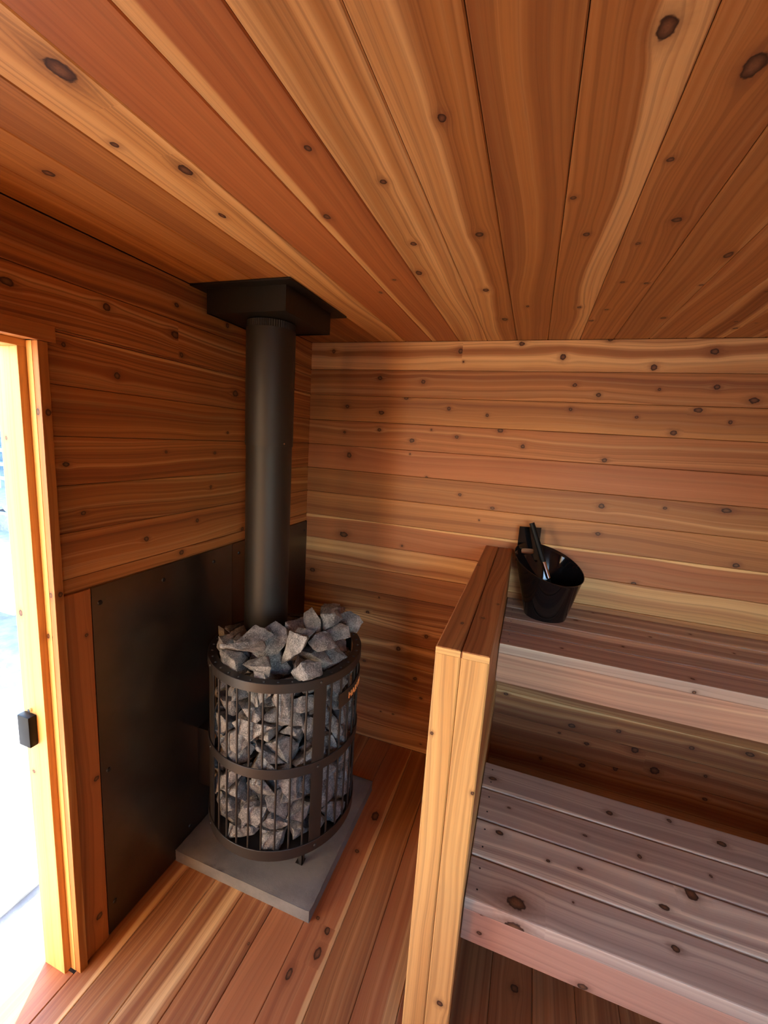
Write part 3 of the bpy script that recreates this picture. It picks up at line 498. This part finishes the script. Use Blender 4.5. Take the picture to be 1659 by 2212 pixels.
# ================================================================== hearth slab
sl = empty('hearth_slab')
bpy.data.objects.remove(sl)
bm = bmesh.new(); bm_box(bm, (.0085, -.986, .0002), (.613, -.347, .050))
bmesh.ops.subdivide_edges(bm, edges=bm.edges[:], cuts=40, use_grid_fill=True)
for v in bm.verts:
    n = noise.noise(v.co*14)*.0012 + noise.noise(v.co*60)*.0006
    onedge = sum((v.co.x > .612, v.co.y < -.985, v.co.z > .0499, v.co.y > -.348, v.co.x < .009))
    if onedge >= 2: n -= .0018 + abs(noise.noise(v.co*45))*.002
    if v.co.z > .0499: v.co.z += n
    elif v.co.z > .001:
        if v.co.y < -.985: v.co.y -= n
        if v.co.x > .612: v.co.x += n
    if v.co.z > .0499 and onedge >= 2:
        if v.co.y < -.985: v.co.y -= n
        if v.co.x > .612: v.co.x += n
slab = from_bm('hearth_slab', bm, M['slab'], angle=.7)
tag(slab, 'square grey concrete paver on the floor under the stove', 'hearth slab')

# ================================================================== stove
SX, SY, SR = .338, -.726, .295
st = empty('sauna_stove', (SX, SY, .05)); tag(st, 'round black wood-burning sauna stove, a cage of thin bars full of grey stones', 'stove')
def sp(o): o.matrix_parent_inverse = Matrix.Translation((-SX, -SY, -.05)); return o
for z0, z1, lab in ((.860, .895, 'top band'), (.534, .572, 'middle band'), (.201, .244, 'bottom band')):
    bm = bmesh.new(); r0 = SR - .004
    c_ = .0012
    bm_lathe(bm, [(r0, z0), (SR-c_, z0), (SR, z0+c_), (SR, z1-c_), (SR-c_, z1), (r0, z1)], (SX, SY), 96)
    sp(from_bm('hoop_band', bm, M['metal'], st, angle=.6))
bm = bmesh.new(); bm_lathe(bm, [(SR-.034, .889), (SR-.0042, .889), (SR-.0042, .893), (SR-.034, .893)], (SX, SY), 96)
sp(from_bm('rim_flange', bm, M['metal'], st, angle=.6))
bm = bmesh.new(); bm_lathe(bm, [(.02, .216), (SR-.0045, .216), (SR-.0045, .220), (.02, .220)], (SX, SY), 96)
sp(from_bm('base_plate', bm, M['metal'], st, angle=.6))
bm = bmesh.new(); bm_lathe(bm, [(.0005, .221), (.133, .221), (.133, .60), (.10, .655), (.0005, .66)], (SX, SY), 48, closed_prof=False)
sp(from_bm('firebox', bm, M['metal'], st, angle=.6))
# bars and rivets
K = 37; flat_deg = (-35, 55, 145, 235)
def pol(r, a, z): return (SX + r*math.cos(a), SY + r*math.sin(a), z)
step = 2*PI/K; a_0 = math.radians(-35)
def dome(p, n, r, h, name):
    bm = bmesh.new(); bmesh.ops.create_uvsphere(bm, u_segments=12, v_segments=8, radius=1)
    q = Vector(n).to_track_quat('Z', 'Y')
    for v in bm.verts:
        c = v.co.copy(); c.z = max(c.z, -.1)
        v.co = Vector(p) + q @ Vector((c.x*r, c.y*r, c.z*h))
    return sp(from_bm(name, bm, M['metal'], st, smooth=True))
for i in range(K):
    a = a_0 + step*i
    if i: 
        near_flat = any(abs(math.sin((a-math.radians(f))/2))*2 < math.radians(6.2) for f in flat_deg)
        if not near_flat:
            bm = bmesh.new(); bm_tube(bm, pol(.2866, a, .222), pol(.2866, a, .8885), .0037, 10)
            sp(from_bm('cage_bar', bm, M['metal'], st, angle=.8))
    dome(pol(.279, a, .893), (0, 0, 1), .0052, .0042, 'rivet')
for f in flat_deg:
    a = math.radians(f); bm = bmesh.new(); w = .0235/.29
    bm_lathe(bm, [(.2868, .222), (.2905, .222), (.2905, .8885), (.2868, .8885)], (SX, SY), 6, a-w, a+w)
    sp(from_bm('flat_bar', bm, M['metal'], st, angle=.6))
    for z in (.880, .552, .2225):
        dome(pol(SR, a, z), (math.cos(a), math.sin(a), 0), .0062, .004, 'rivet')
# angle legs under the base
for dx, dy in ((.168, -.125), (-.168, -.125), (.168, .125), (-.168, .125)):
    sx, sy = (1 if dx > 0 else -1), (1 if dy > 0 else -1)
    cx, cy = SX+dx, SY+dy
    bm = bmesh.new()
    for (ux, uy) in ((-sx, 0), (0, -sy)):
        L = .052
        pts = [(0, .0505), (L*.25, .0505), (L, .2155), (0, .2155)]
        tx, ty = (0.0, .003*-sy) if ux else (.003*-sx, 0.0)
        A = [bm.verts.new((cx+ux*p, cy+uy*p, z)) for p, z in pts]
        C = [bm.verts.new((cx+ux*p+tx, cy+uy*p+ty, z)) for p, z in pts]
        bm.faces.new(A); bm.faces.new(C[::-1])
        for i in range(4): bm.faces.new((A[i], C[i], C[(i+1) % 4], A[(i+1) % 4]))
    bm_box(bm, (min(cx, cx-sx*.03), min(cy, cy-sy*.03), .0502), (max(cx, cx-sx*.03), max(cy, cy-sy*.03), .0532))
    sp(from_bm('leg', bm, M['metal'], st))
# name plate with copper letters
bm = bmesh.new(); bm_lathe(bm, [(.2912, .742), (.2942, .742), (.2942, .800), (.2912, .800)], (SX, SY), 40, math.radians(-19), math.radians(48))
np_ = sp(from_bm('name_plate', bm, M['metal'], st, angle=.6))
cu = bpy.data.curves.new('lt', 'FONT'); cu.body = 'HARVIA'; cu.size = .034; cu.extrude = .0008; cu.space_character = 1.12; cu.offset = .0006
to = bpy.data.objects.new('lt', cu); COL.objects.link(to)
dg = bpy.context.evaluated_depsgraph_get(); me = bpy.data.meshes.new_from_object(to.evaluated_get(dg))
bpy.data.objects.remove(to)
xs = [v.co.x for v in me.vertices]; w0, w1 = min(xs), max(xs)
bm = bmesh.new(); bm.from_mesh(me); bmesh.ops.triangulate(bm, faces=bm.faces)
for v in bm.verts:
    a = math.radians(-8) + (v.co.x-w0)/.295; r = .2952 + v.co.z
    v.co = Vector(pol(r, a, .757 + v.co.y))
le = from_bm('lettering', bm, M['copper'], np_); tag(le, 'copper letters HARVIA')
# firing tunnel into the wall
bm = bmesh.new(); bm_box(bm, (.0068, -.855, .247), (.12, -.597, .505), .003)
tn = sp(from_bm('firing_tunnel', bm, M['shield'], st, angle=.6))

# ------------------------------------------------------------------ stovepipe
PX, PY = .205, -.680
sp_ = empty('stovepipe', (PX, PY, .88)); tag(sp_, 'tall black stovepipe rising from the stones to the ceiling box', 'stovepipe')
def pp(o): o.matrix_parent_inverse = Matrix.Translation((-PX, -PY, -.88)); return o
ZJ = 1.665
bm = bmesh.new(); bm_lathe(bm, [(.083, .66), (.0868, .66), (.0868, ZJ+.03), (.083, ZJ+.03)], (PX, PY), 64)
pp(from_bm('lower_section', bm, M['pipe'], sp_, angle=.6))
bm = bmesh.new(); bm_lathe(bm, [(.0870, ZJ), (.0895, ZJ), (.0900, ZJ+.002), (.0900, 2.087), (.0870, 2.087)], (PX, PY), 64)
pp(from_bm('upper_section', bm, M['pipe'], sp_, angle=.6))
bm = bmesh.new(); n = 128; zz = (2.087, 2.112)   # crimped collar
A = []; Bv = []
for i in range(n):
    a = 2*PI*i/n; r = .0868 + (.0014 if i % 2 else -.0008)
    A.append(bm.verts.new((PX+r*math.cos(a), PY+r*math.sin(a), zz[0]))); Bv.append(bm.verts.new((PX+r*math.cos(a), PY+r*math.sin(a), zz[1])))
for i in range(n): bm.faces.new((A[i], A[(i+1) % n], Bv[(i+1) % n], Bv[i]))
pp(from_bm('crimped_collar', bm, M['pipe'], sp_))
for a in (-.35, 1.7, 3.8):
    bm = bmesh.new(); q = Vector((math.cos(a), math.sin(a), 0)); c = Vector((PX, PY, ZJ+.012))
    bm_tube(bm, c+q*.0897, c+q*.0925, .0035, 10)
    pp(from_bm('screw', bm, M['steel'], sp_, angle=.6))
# ------------------------------------------------------------------ ceiling support box
cb = empty('ceiling_support_box', (.2, -.655, 2.2)); tag(cb, 'square black steel box and plate on the ceiling around the stovepipe', 'ceiling box')
def cp(o): o.matrix_parent_inverse = Matrix.Translation((-.2, .655, -2.2)); return o
cp(box('ceiling_plate', (.005, -.870, 2.1925), (.398, -.440, 2.199), M['ceilbox'], cb, .0008))
bm = bmesh.new()
x0, x1, y0, y1, z0, z1, tk = .040, .358, -.828, -.505, 2.112, 2.1925, .003
bm_box(bm, (x0, y0, z0), (x1, y0+tk, z1)); bm_box(bm, (x0, y1-tk, z0), (x1, y1, z1)); bm_box(bm, (x0, y0+tk, z0), (x0+tk, y1-tk, z1)); bm_box(bm, (x1-tk, y0+tk, z0), (x1, y1-tk, z1))
cp(from_bm('box_skirt', bm, M['ceilbox'], cb))
cp(box('box_bottom', (x0+tk, y0+tk, z0+.004), (x1-tk, y1-tk, z0+.007), M['ceilbox'], cb, 0))

# ================================================================== stones
NV = 14
def rock_mesh(i, mode=0):
    rnd = random.Random(900+i)
    s = (rnd.uniform(.064, .082), rnd.uniform(.050, .062), rnd.uniform(.034, .048))
    bm = bmesh.new()
    for k in range(12):
        v = Vector((rnd.gauss(0, 1), rnd.gauss(0, 1), rnd.gauss(0, 1))).normalized(); r = rnd.uniform(.78, 1.14)
        v = Vector([math.copysign(abs(c)**.8, c) for c in v])*r
        bm.verts.new((v.x*s[0], v.y*s[1], v.z*s[2]))
    res = bmesh.ops.convex_hull(bm, input=bm.verts)
    loose = [v for v in bm.verts if not v.link_faces]; bmesh.ops.delete(bm, geom=loose, context='VERTS')
    bmesh.ops.bevel(bm, geom=bm.edges[:], offset=.0016, segments=1, affect='EDGES')
    bmesh.ops.triangulate(bm, faces=bm.faces)
    bmesh.ops.subdivide_edges(bm, edges=[e for e in bm.edges if e.calc_length() > .012], cuts=3, use_grid_fill=True)
    bmesh.ops.triangulate(bm, faces=bm.faces)
    bmesh.ops.subdivide_edges(bm, edges=[e for e in bm.edges if e.calc_length() > .006], cuts=1, use_grid_fill=True)
    bmesh.ops.triangulate(bm, faces=bm.faces)
    off = Vector((i*3.7, i*1.9, 0)); nrm = {v: v.normal.copy() for v in bm.verts}
    for v in bm.verts:
        p = v.co + off
        d_ = noise.noise(p*38)*.0030 + noise.noise(p*95)*.0016 + noise.noise(p*230)*.0008 - abs(noise.noise(p*22 + Vector((5, 5, 5))))*.003
        v.co += nrm[v]*(d_ - .0004)
    bmesh.ops.recalc_face_normals(bm, faces=bm.faces)
    for f in bm.faces: f.smooth = True
    for e in bm.edges: e.smooth = len(e.link_faces) == 2 and e.calc_face_angle(0) < .42
    me = bpy.data.meshes.new('stove_stone'); bm.to_mesh(me); bm.free(); me.materials.append(M['stone']); return me
RM = [rock_mesh(i) for i in range(NV)]
proto = [None]*NV
def put_stone(r, s, label, group):
    i = r[0]
    if proto[i] is None: o = bpy.data.objects.new('stove_stone', RM[i]); proto[i] = o
    else: o = proto[i].copy()
    COL.objects.link(o); o.location = r[1:4]; o.rotation_mode = 'QUATERNION'; o.rotation_quaternion = Quaternion(r[4:8]).normalized(); o.scale = (s, s, s)
    for kk in ('label', 'category', 'group'):
        if kk in o.keys(): del o[kk]
    return tag(o, label, 'stone', group)
for r in STONES:
    z = r[3]
    if z < .55: lab, grp = 'rough grey stone packed behind the bars below the middle hoop', 'stones in the lower half of the cage'
    elif z < .86: lab, grp = 'rough grey stone packed behind the bars above the middle hoop', 'stones in the upper half of the cage'
    else: lab, grp = 'rough grey stone heaped loosely on top of the stove', 'stones heaped above the top hoop'
    put_stone(r, 1.0, lab, grp)
for r in TOPSTONES: put_stone(r, r[8], 'rough grey stone heaped loosely on top of the stove', 'stones heaped above the top hoop')

# ================================================================== half-height partition
PLx, PRx, PYf, PZ = 1.0065, 1.137, -1.154, 1.234
pt = empty('partition', ((PLx+PRx)/2, PYf, 0)); tag(pt, 'chest-high cedar-clad half wall standing between the stove and the benches', 'partition')
def qp(o): o.matrix_parent_inverse = Matrix.Translation((-(PLx+PRx)/2, -PYf, 0)); return o
mid = PLx + .0625
ks = KNOTS['pf']
B = Boards()
B.board((PLx, PYf, 0), (0, 0, 1), (1, 0, 0), (0, -1, 0), PZ-.019, .0625, thick=.019, tone=(.97, .0, .55, 0), knots=[(k[1], k[0]-PLx, k[2]) for k in ks if k[0] < mid], rng=rng, seed=.31, cham=.0035)
qp(B.build('end_board', M['pine'], pt))
B = Boards(); B.board((mid, PYf, 0), (0, 0, 1), (1, 0, 0), (0, -1, 0), PZ-.019, PRx-mid, thick=.019, tone=(.97, .05, .5, 0), knots=[(k[1], k[0]-mid, k[2]) for k in ks if k[0] >= mid], rng=rng, seed=.62, cham=.0035)
qp(B.build('end_board', M['pine'], pt))
ck = KNOTS['cap']
B = Boards(); B.board((PLx, 0, PZ), (0, -1, 0), (1, 0, 0), (0, 0, 1), -PYf, .0625, thick=.0185, tone=(.10, .6, .9, 0), knots=[(-k[1], k[0]-PLx, k[2]) for k in ck if k[0] < mid], rng=rng, seed=.44, cham=.0035)
qp(B.build('cap_board', M['cedar'], pt))
B = Boards(); B.board((mid, 0, PZ), (0, -1, 0), (1, 0, 0), (0, 0, 1), -PYf, PRx-mid, thick=.0185, tone=(.22, .6, .9, 0), knots=[(-k[1], k[0]-mid, k[2]) for k in ck if k[0] >= mid], rng=rng, seed=.81, cham=.0035)
qp(B.build('cap_board', M['cedar'], pt))
# pale end grain of the cap boards
qp(wood_box('cap_end_grain', (PLx+.001, PYf-.0012, PZ-.0180), (mid-.0012, PYf-.0001, PZ-.0025), 0, M['pine'], pt, tone=(1, 0, .2, 0), bev=.0003, rng=rng))
qp(wood_box('cap_end_grain', (mid+.0035, PYf-.0012, PZ-.0180), (PRx-.001, PYf-.0001, PZ-.0025), 0, M['pine'], pt, tone=(1, 0, .2, 0), bev=.0003, rng=rng))
for x, n in ((PRx-.001, 1), (PLx+.001, -1)):
    B = Boards()
    for (z0, z1) in ROWS:
        z1 = min(z1, PZ-.019)
        if z1 - z0 < .005: continue
        B.board((x, 0, z0), (0, -1, 0), (0, 0, 1), (n, 0, 0), -PYf-.0195, z1-z0, tone=rng.choice(btone), rng=rng, rnd_knots=3)
    qp(B.build('side_cladding', M['cedar'], pt))
bm = bmesh.new(); bm_box(bm, (PLx+.0135, PYf+.0195, .001), (PRx-.0135, -.001, PZ-.0195)); qp(from_bm('core', bm, M['groove'], pt))

# ================================================================== benches
def bench(name, label, yb, zt, n, pitch, gap, zb, knots, fknots, tones, ftone_, seed0):
    r = empty(name, (1.9, yb - n*pitch/2, zt)); tag(r, label, 'bench')
    def bp(o): o.matrix_parent_inverse = Matrix.Translation((-1.9, -(yb - n*pitch/2), -zt)); return o
    X0, X1 = PRx+.0008, XR-.001; th = .038
    for i in range(n):
        y1 = yb - pitch*i; y0 = y1 - pitch + gap
        ks = [(k[0], k[1], k[2]) for k in knots if y0 <= k[1] < y1]
        o = wood_box('seat_board', (X0, y0, zt-th), (X1, y1, zt), 0, M['cedar_bench'], r, tone=tones[i], knots=ks, bev=.004, seed=seed0+.13*i, rng=rng); bp(o)
        for yy in (y0 + (y1-y0)*.25, y0 + (y1-y0)*.75):
            bm = bmesh.new(); bm_tube(bm, (X0+.030, yy, zt-.001), (X0+.030, yy, zt+.0004), .0028, 10); bp(from_bm('screw', bm, M['bolt'], r))
    yf = yb - pitch*n + gap
    fk = [(k[0], k[1], k[2]) for k in fknots]
    bp(wood_box('front_board', (X0, yf+.002, zb), (X1, yf+.030, zt-th-.0006), 0, M['cedar_front'], r, tone=ftone_, knots=fk, bev=.003, seed=seed0+.77, rng=rng))
    bp(wood_box('cleat', (X0, yf+.031, zt-th-.040), (X0+.035, yb-.005, zt-th-.0006), 1, M['cedar_bench'], r, tone=(.4, .2, .6, 0), rng=rng))
    bp(wood_box('cleat', (X1-.035, yf+.031, zt-th-.040), (X1, yb-.005, zt-th-.0006), 1, M['cedar_bench'], r, tone=(.4, .2, .6, 0), rng=rng))
    bp(wood_box('joist', (1.95, yf+.031, zt-th-.075), (1.988, yb-.005, zt-th-.0006), 1, M['cedar_bench'], r, tone=(.4, .2, .6, 0), rng=rng))
    return r
bench('upper_bench', 'upper wooden sauna bench against the back wall with the black bucket on it', -.0015, .99, 4, .1365, .005, .835, KNOTS['ub'], KNOTS['ubf'],
      [(.50, .1, .7, 0), (.50, .1, .7, 0), (.42, .1, .7, .35), (.36, .3, .6, .3)], (.32, .4, .5, -.3), .05)
bench('lower_bench', 'lower wooden sauna bench in front, four wide grey-brown boards with dark knots', -.534, .48, 4, .139, .0075, .338, KNOTS['lb'], KNOTS['lbf'],
      [(.35, .1, .6, -.3), (.25, .1, .5, 0), (.28, .1, .5, -.3), (.22, .15, .5, 0)], (.22, .8, .3, 0), .52)

# ================================================================== bucket and ladle
bx, by, rb, kk_, z0_, gx, gy = 1.3056, -.1600, .0879, .2522, 1.2201, -.2567, .2862
ZB = .9905
bk = empty('sauna_bucket', (bx, by, ZB)); tag(bk, 'glossy black bucket with a slanted rim and a flat slotted handle, on the upper bench', 'bucket')
def kp(o): o.matrix_parent_inverse = Matrix.Translation((-bx, -by, -ZB)); return o
bm = bmesh.new(); n = 96; tk = .003; rows = 40
def prof_at(t, inner):
    c = gx*math.cos(t) + gy*math.sin(t)
    rr = (rb + kk_*(z0_-.99))/(1-kk_*c); return rr, z0_ + c*rr
outer = []; inner = []
for i in range(n):
    t = 2*PI*i/n; R1, Z1 = prof_at(t, 0)
    oc = []; ic = []
    for j in range(rows+1):
        f = j/rows; z = ZB + (Z1-ZB)*f; r = rb + (R1-rb)*f
        if j == rows: r += .0025
        oc.append(bm.verts.new((bx+r*math.cos(t), by+r*math.sin(t), z)))
        zi = max(z, ZB+.004); ic.append(bm.verts.new((bx+(r-tk)*math.cos(t), by+(r-tk)*math.sin(t), zi + (.0005 if j == rows else 0))))
    outer.append(oc); inner.append(ic)
def in_slot(v): return abs(v.co.x-1.203) < .034 and abs(v.co.z-1.2435) < .019 and v.co.y > -.11
for i in range(n):
    a, b_ = i, (i+1) % n
    for j in range(rows):
        if in_slot(outer[a][j]) and in_slot(outer[b_][j+1]): continue      # the carrying slot goes right through
        bm.faces.new((outer[a][j], outer[b_][j], outer[b_][j+1], outer[a][j+1]))
        bm.faces.new((inner[a][j], inner[a][j+1], inner[b_][j+1], inner[b_][j]))
    bm.faces.new((outer[a][rows], outer[b_][rows], inner[b_][rows], inner[a][rows]))
bm.faces.new([outer[i][0] for i in range(n)][::-1]); bm.faces.new([inner[i][0] for i in range(n)])
kp(from_bm('bucket_body', bm, M['gloss'], bk, angle=.5))
# flat slotted handle plate
bm = bmesh.new(); W2, z_a, z_b = .050, 1.195, 1.358; sz, sh, sw = 1.2435, .0125, .030
outp = []; inp = []
m = 48
for i in range(m):
    t = 2*PI*i/m; c, s_ = math.cos(t), math.sin(t)
    q = max(abs(c), abs(s_)); px_, pz_ = c/q, s_/q
    X = px_*W2; Z = (z_a+z_b)/2 + pz_*(z_b-z_a)/2
    e = 8; rr = (abs(c)**4 + abs(s_)**4)**(-.25)
    outp.append((X, Z)); inp.append((c*rr*sw, sz + s_*rr*sh))
ux, uy = math.cos(.28), math.sin(.28); cxp, cyp = 1.203, -.048
def w3(X, Z, th): return (cxp + X*ux + th*uy, cyp + X*uy - th*ux + (z_a-Z)*-.06, Z)
fr = [[bm.verts.new(w3(*p, .002)) for p in outp], [bm.verts.new(w3(*p, .002)) for p in inp]]
bk_ = [[bm.verts.new(w3(*p, -.002)) for p in outp], [bm.verts.new(w3(*p, -.002)) for p in inp]]
for i in range(m):
    j = (i+1) % m
    bm.faces.new((fr[0][i], fr[0][j], fr[1][j], fr[1][i])); bm.faces.new((bk_[0][i], bk_[1][i], bk_[1][j], bk_[0][j]))
    bm.faces.new((fr[0][i], bk_[0][i], bk_[0][j], fr[0][j])); bm.faces.new((fr[1][i], fr[1][j], bk_[1][j], bk_[1][i]))
kp(from_bm('handle_plate', bm, M['gloss'], bk, angle=.5))
for X in (-.011, .011):
    bm = bmesh.new(); a = Vector(w3(X, 1.322, .002)); b2 = Vector(w3(X, 1.322, .0045)); bm_tube(bm, a, b2, .0045, 12); kp(from_bm('rivet', bm, M['gloss'], bk, angle=.5))

ld = empty('ladle', (1.209, -.090, 1.385)); tag(ld, 'ladle with a black grip and steel shaft standing in the black bucket', 'ladle')
def lp(o): o.matrix_parent_inverse = Matrix.Translation((-1.209, .090, -1.385)); return o
a = Vector((1.206, -.090, 1.386)); b_ = Vector((1.275, -.130, 1.223)); c = Vector((1.303, -.147, 1.157)); dd = (c-b_).normalized()
bm = bmesh.new(); bm_tube(bm, a, b_, .0118, 24); bmesh.ops.bevel(bm, geom=[e for e in bm.edges if len(e.link_faces) == 2 and e.calc_face_angle(0) > 1], offset=.0025, segments=3, affect='EDGES')
lp(from_bm('grip', bm, M['rubber'], ld, angle=.6))
bm = bmesh.new(); bm_tube(bm, b_ - dd*.001, c, .0100, 24); lp(from_bm('ferrule', bm, M['steel'], ld, angle=.6))
e_ = c + dd*.085
bm = bmesh.new(); bm_tube(bm, c, e_, .0055, 16); lp(from_bm('shaft', bm, M['rubber'], ld, angle=.6))
bm = bmesh.new()
bmesh.ops.create_uvsphere(bm, u_segments=24, v_segments=12, radius=.034)
bmesh.ops.delete(bm, geom=[v for v in bm.verts if v.co.z > .004], context='VERTS')
bmesh.ops.solidify(bm, geom=bm.faces[:], thickness=.0015)
bmesh.ops.translate(bm, verts=bm.verts, vec=e_ + Vector((-.010, .004, .004)) + Vector((.034, 0, 0))*0)
lp(from_bm('scoop', bm, M['rubber'], ld, angle=.8))

# ================================================================== outside the doorway
GZ = -.45
bm = bmesh.new(); bmesh.ops.create_grid(bm, x_segments=120, y_segments=120, size=1)
for v in bm.verts:
    v.co = Vector((v.co.x*22 - 12, v.co.y*22 - 2, GZ)); v.co.z += noise.noise(v.co*1.5)*.012
g_ = from_bm('ground', bm, M['ground'], smooth=True); tag(g_, kind='structure')
o = box('kerb', (-.86, -4.0, GZ-.01), (-.79, 2.5, GZ+.035), M['rail'], None, .008); tag(o, 'long pale kerb rail on the gravel just outside the doorway', 'kerb')
bm = bmesh.new(); bm_box(bm, (-5.2, .77, GZ-.02), (-4.0, 2.9, -.085), .02); bm_box(bm, (-4.05, 1.0, GZ-.02), (-2.9, 1.4, .24), .02)  # second box is an unseen addition that casts shade over the ground
o = from_bm('block_and_shade_caster', bm, M['block'], angle=.6); tag(o, 'big pale concrete block on the ground outside, its near side in blue shade, plus an unseen added box casting shade', 'block')
o = box('sleeper_wall', (-9.5, 3.05, GZ-.02), (-4.6, 3.2, -.15), M['timber'], None, .01); tag(o, 'low weathered timber retaining wall behind the concrete block', 'retaining wall')
bm = bmesh.new(); bmesh.ops.create_grid(bm, x_segments=60, y_segments=40, size=1)
for v in bm.verts:
    v.co = Vector((v.co.x*2.4 - 7.1, v.co.y*1.1 + 4.5, -.20)); v.co.z += noise.noise(v.co*6)*.08 + noise.noise(v.co*2)*.12
o = from_bm('gravel_bed', bm, M['gravel']); tag(o, 'heap of grey gravel behind the timber retaining wall outside', 'gravel', kind='stuff')
fe = empty('picket_fence', (-11, 6.2, GZ)); tag(fe, 'white slatted fence in front of the blue-grey building', 'fence')
for i in range(3):
    o = box('rail', (-15, 6.18, GZ+.25+i*.42), (-7.5, 6.22, GZ+.35+i*.42), M['white'], fe, .004); o.matrix_parent_inverse = Matrix.Translation((11, -6.2, -GZ))
for i in range(8):
    o = box('post', (-14.9+i*1.0, 6.1, GZ-.02), (-14.78+i*1.0, 6.17, GZ+1.25), M['white'] if i % 3 else M['rust'], fe, .004); o.matrix_parent_inverse = Matrix.Translation((11, -6.2, -GZ))
bl = empty('sided_building', (-17, 9.5, GZ)); tag(bl, 'blue-grey building with horizontal siding seen through the doorway', 'building')
def blp(o): o.matrix_parent_inverse = Matrix.Translation((17, -9.5, -GZ)); return o
blp(box('wall', (-24, 9.0, GZ-.02), (-10, 13.0, 3.1), M['siding'], bl, .01))
for i in range(12):
    blp(box('siding_board', (-24.02, 8.975 , GZ+.1+i*.29), (-9.98, 8.998, GZ+.37+i*.29), M['siding'], bl, .006))
blp(box('roof', (-24.3, 8.7, 3.1), (-9.7, 13.3, 3.25), M['white'], bl, .01))

nb = empty('reflector', (-1.6, -5.4, GZ)); tag(nb, 'cream painted outbuilding added out of view to bounce sun in at the doorway', 'reflector')  # added out of view; its cream face bounces sunlight through the doorway
def nbp(o): o.matrix_parent_inverse = Matrix.Translation((1.6, 5.4, -GZ)); return o
nbp(box('wall', (-3.4, -7.4, GZ-.02), (-.25, -5.0, 2.7), M['cream'], nb, .01)); nbp(box('roof', (-3.6, -7.6, 2.7), (-.05, -4.85, 2.82), M['timber'], nb, .01))

# ================================================================== light
SUN_EL = math.radians(24)
dirv = Vector((.49*math.cos(SUN_EL), -.87*math.cos(SUN_EL), -math.sin(SUN_EL))).normalized()
L = bpy.data.lights.new('sun', 'SUN'); L.energy = SUN_E; L.angle = math.radians(.6); L.color = (1.0, .93, .82)
lo = bpy.data.objects.new('sun', L); COL.objects.link(lo); lo.rotation_euler = dirv.to_track_quat('-Z', 'Y').to_euler(); lo.location = (-6, 9, 6)
w = bpy.data.worlds.new('sky'); scene.world = w; w.use_nodes = True; nt = w.node_tree
bg = nt.nodes['Background']; sk = nt.nodes.new('ShaderNodeTexSky'); sk.sky_type = 'NISHITA'; sk.sun_disc = False
sk.sun_elevation = SUN_EL; sk.sun_rotation = math.atan2(-dirv.x, -dirv.y); sk.air_density = 1.0; sk.dust_density = .8; sk.ozone_density = 2.0
nt.links.new(sk.outputs[0], bg.inputs[0]); bg.inputs[1].default_value = SKY_E

# ================================================================== camera
cam = bpy.data.cameras.new('camera'); co = bpy.data.objects.new('camera', cam); COL.objects.link(co)
yaw, pit, rol = .3251, -.168, .0647
f = Vector((-math.sin(yaw)*math.cos(pit), math.cos(yaw)*math.cos(pit), math.sin(pit))); r = Vector((math.cos(yaw), math.sin(yaw), 0)); u = r.cross(f)
r2 = r*math.cos(rol) + u*math.sin(rol); u2 = -r*math.sin(rol) + u*math.cos(rol)
mw = Matrix((r2, u2, -f)).transposed().to_4x4(); mw.translation = Vector((1.1772, -2.1176, 1.7171))
co.matrix_world = mw; cam.sensor_fit = 'VERTICAL'; cam.sensor_height = 36.0; cam.lens = 920.87/2212*36; cam.clip_start = .02
scene.camera = co
scene.view_settings.view_transform = 'Standard'; scene.view_settings.look = 'None'
scene.view_settings.gamma = 1.0; scene.view_settings.exposure = EXPO; scene.view_settings.use_curve_mapping = False
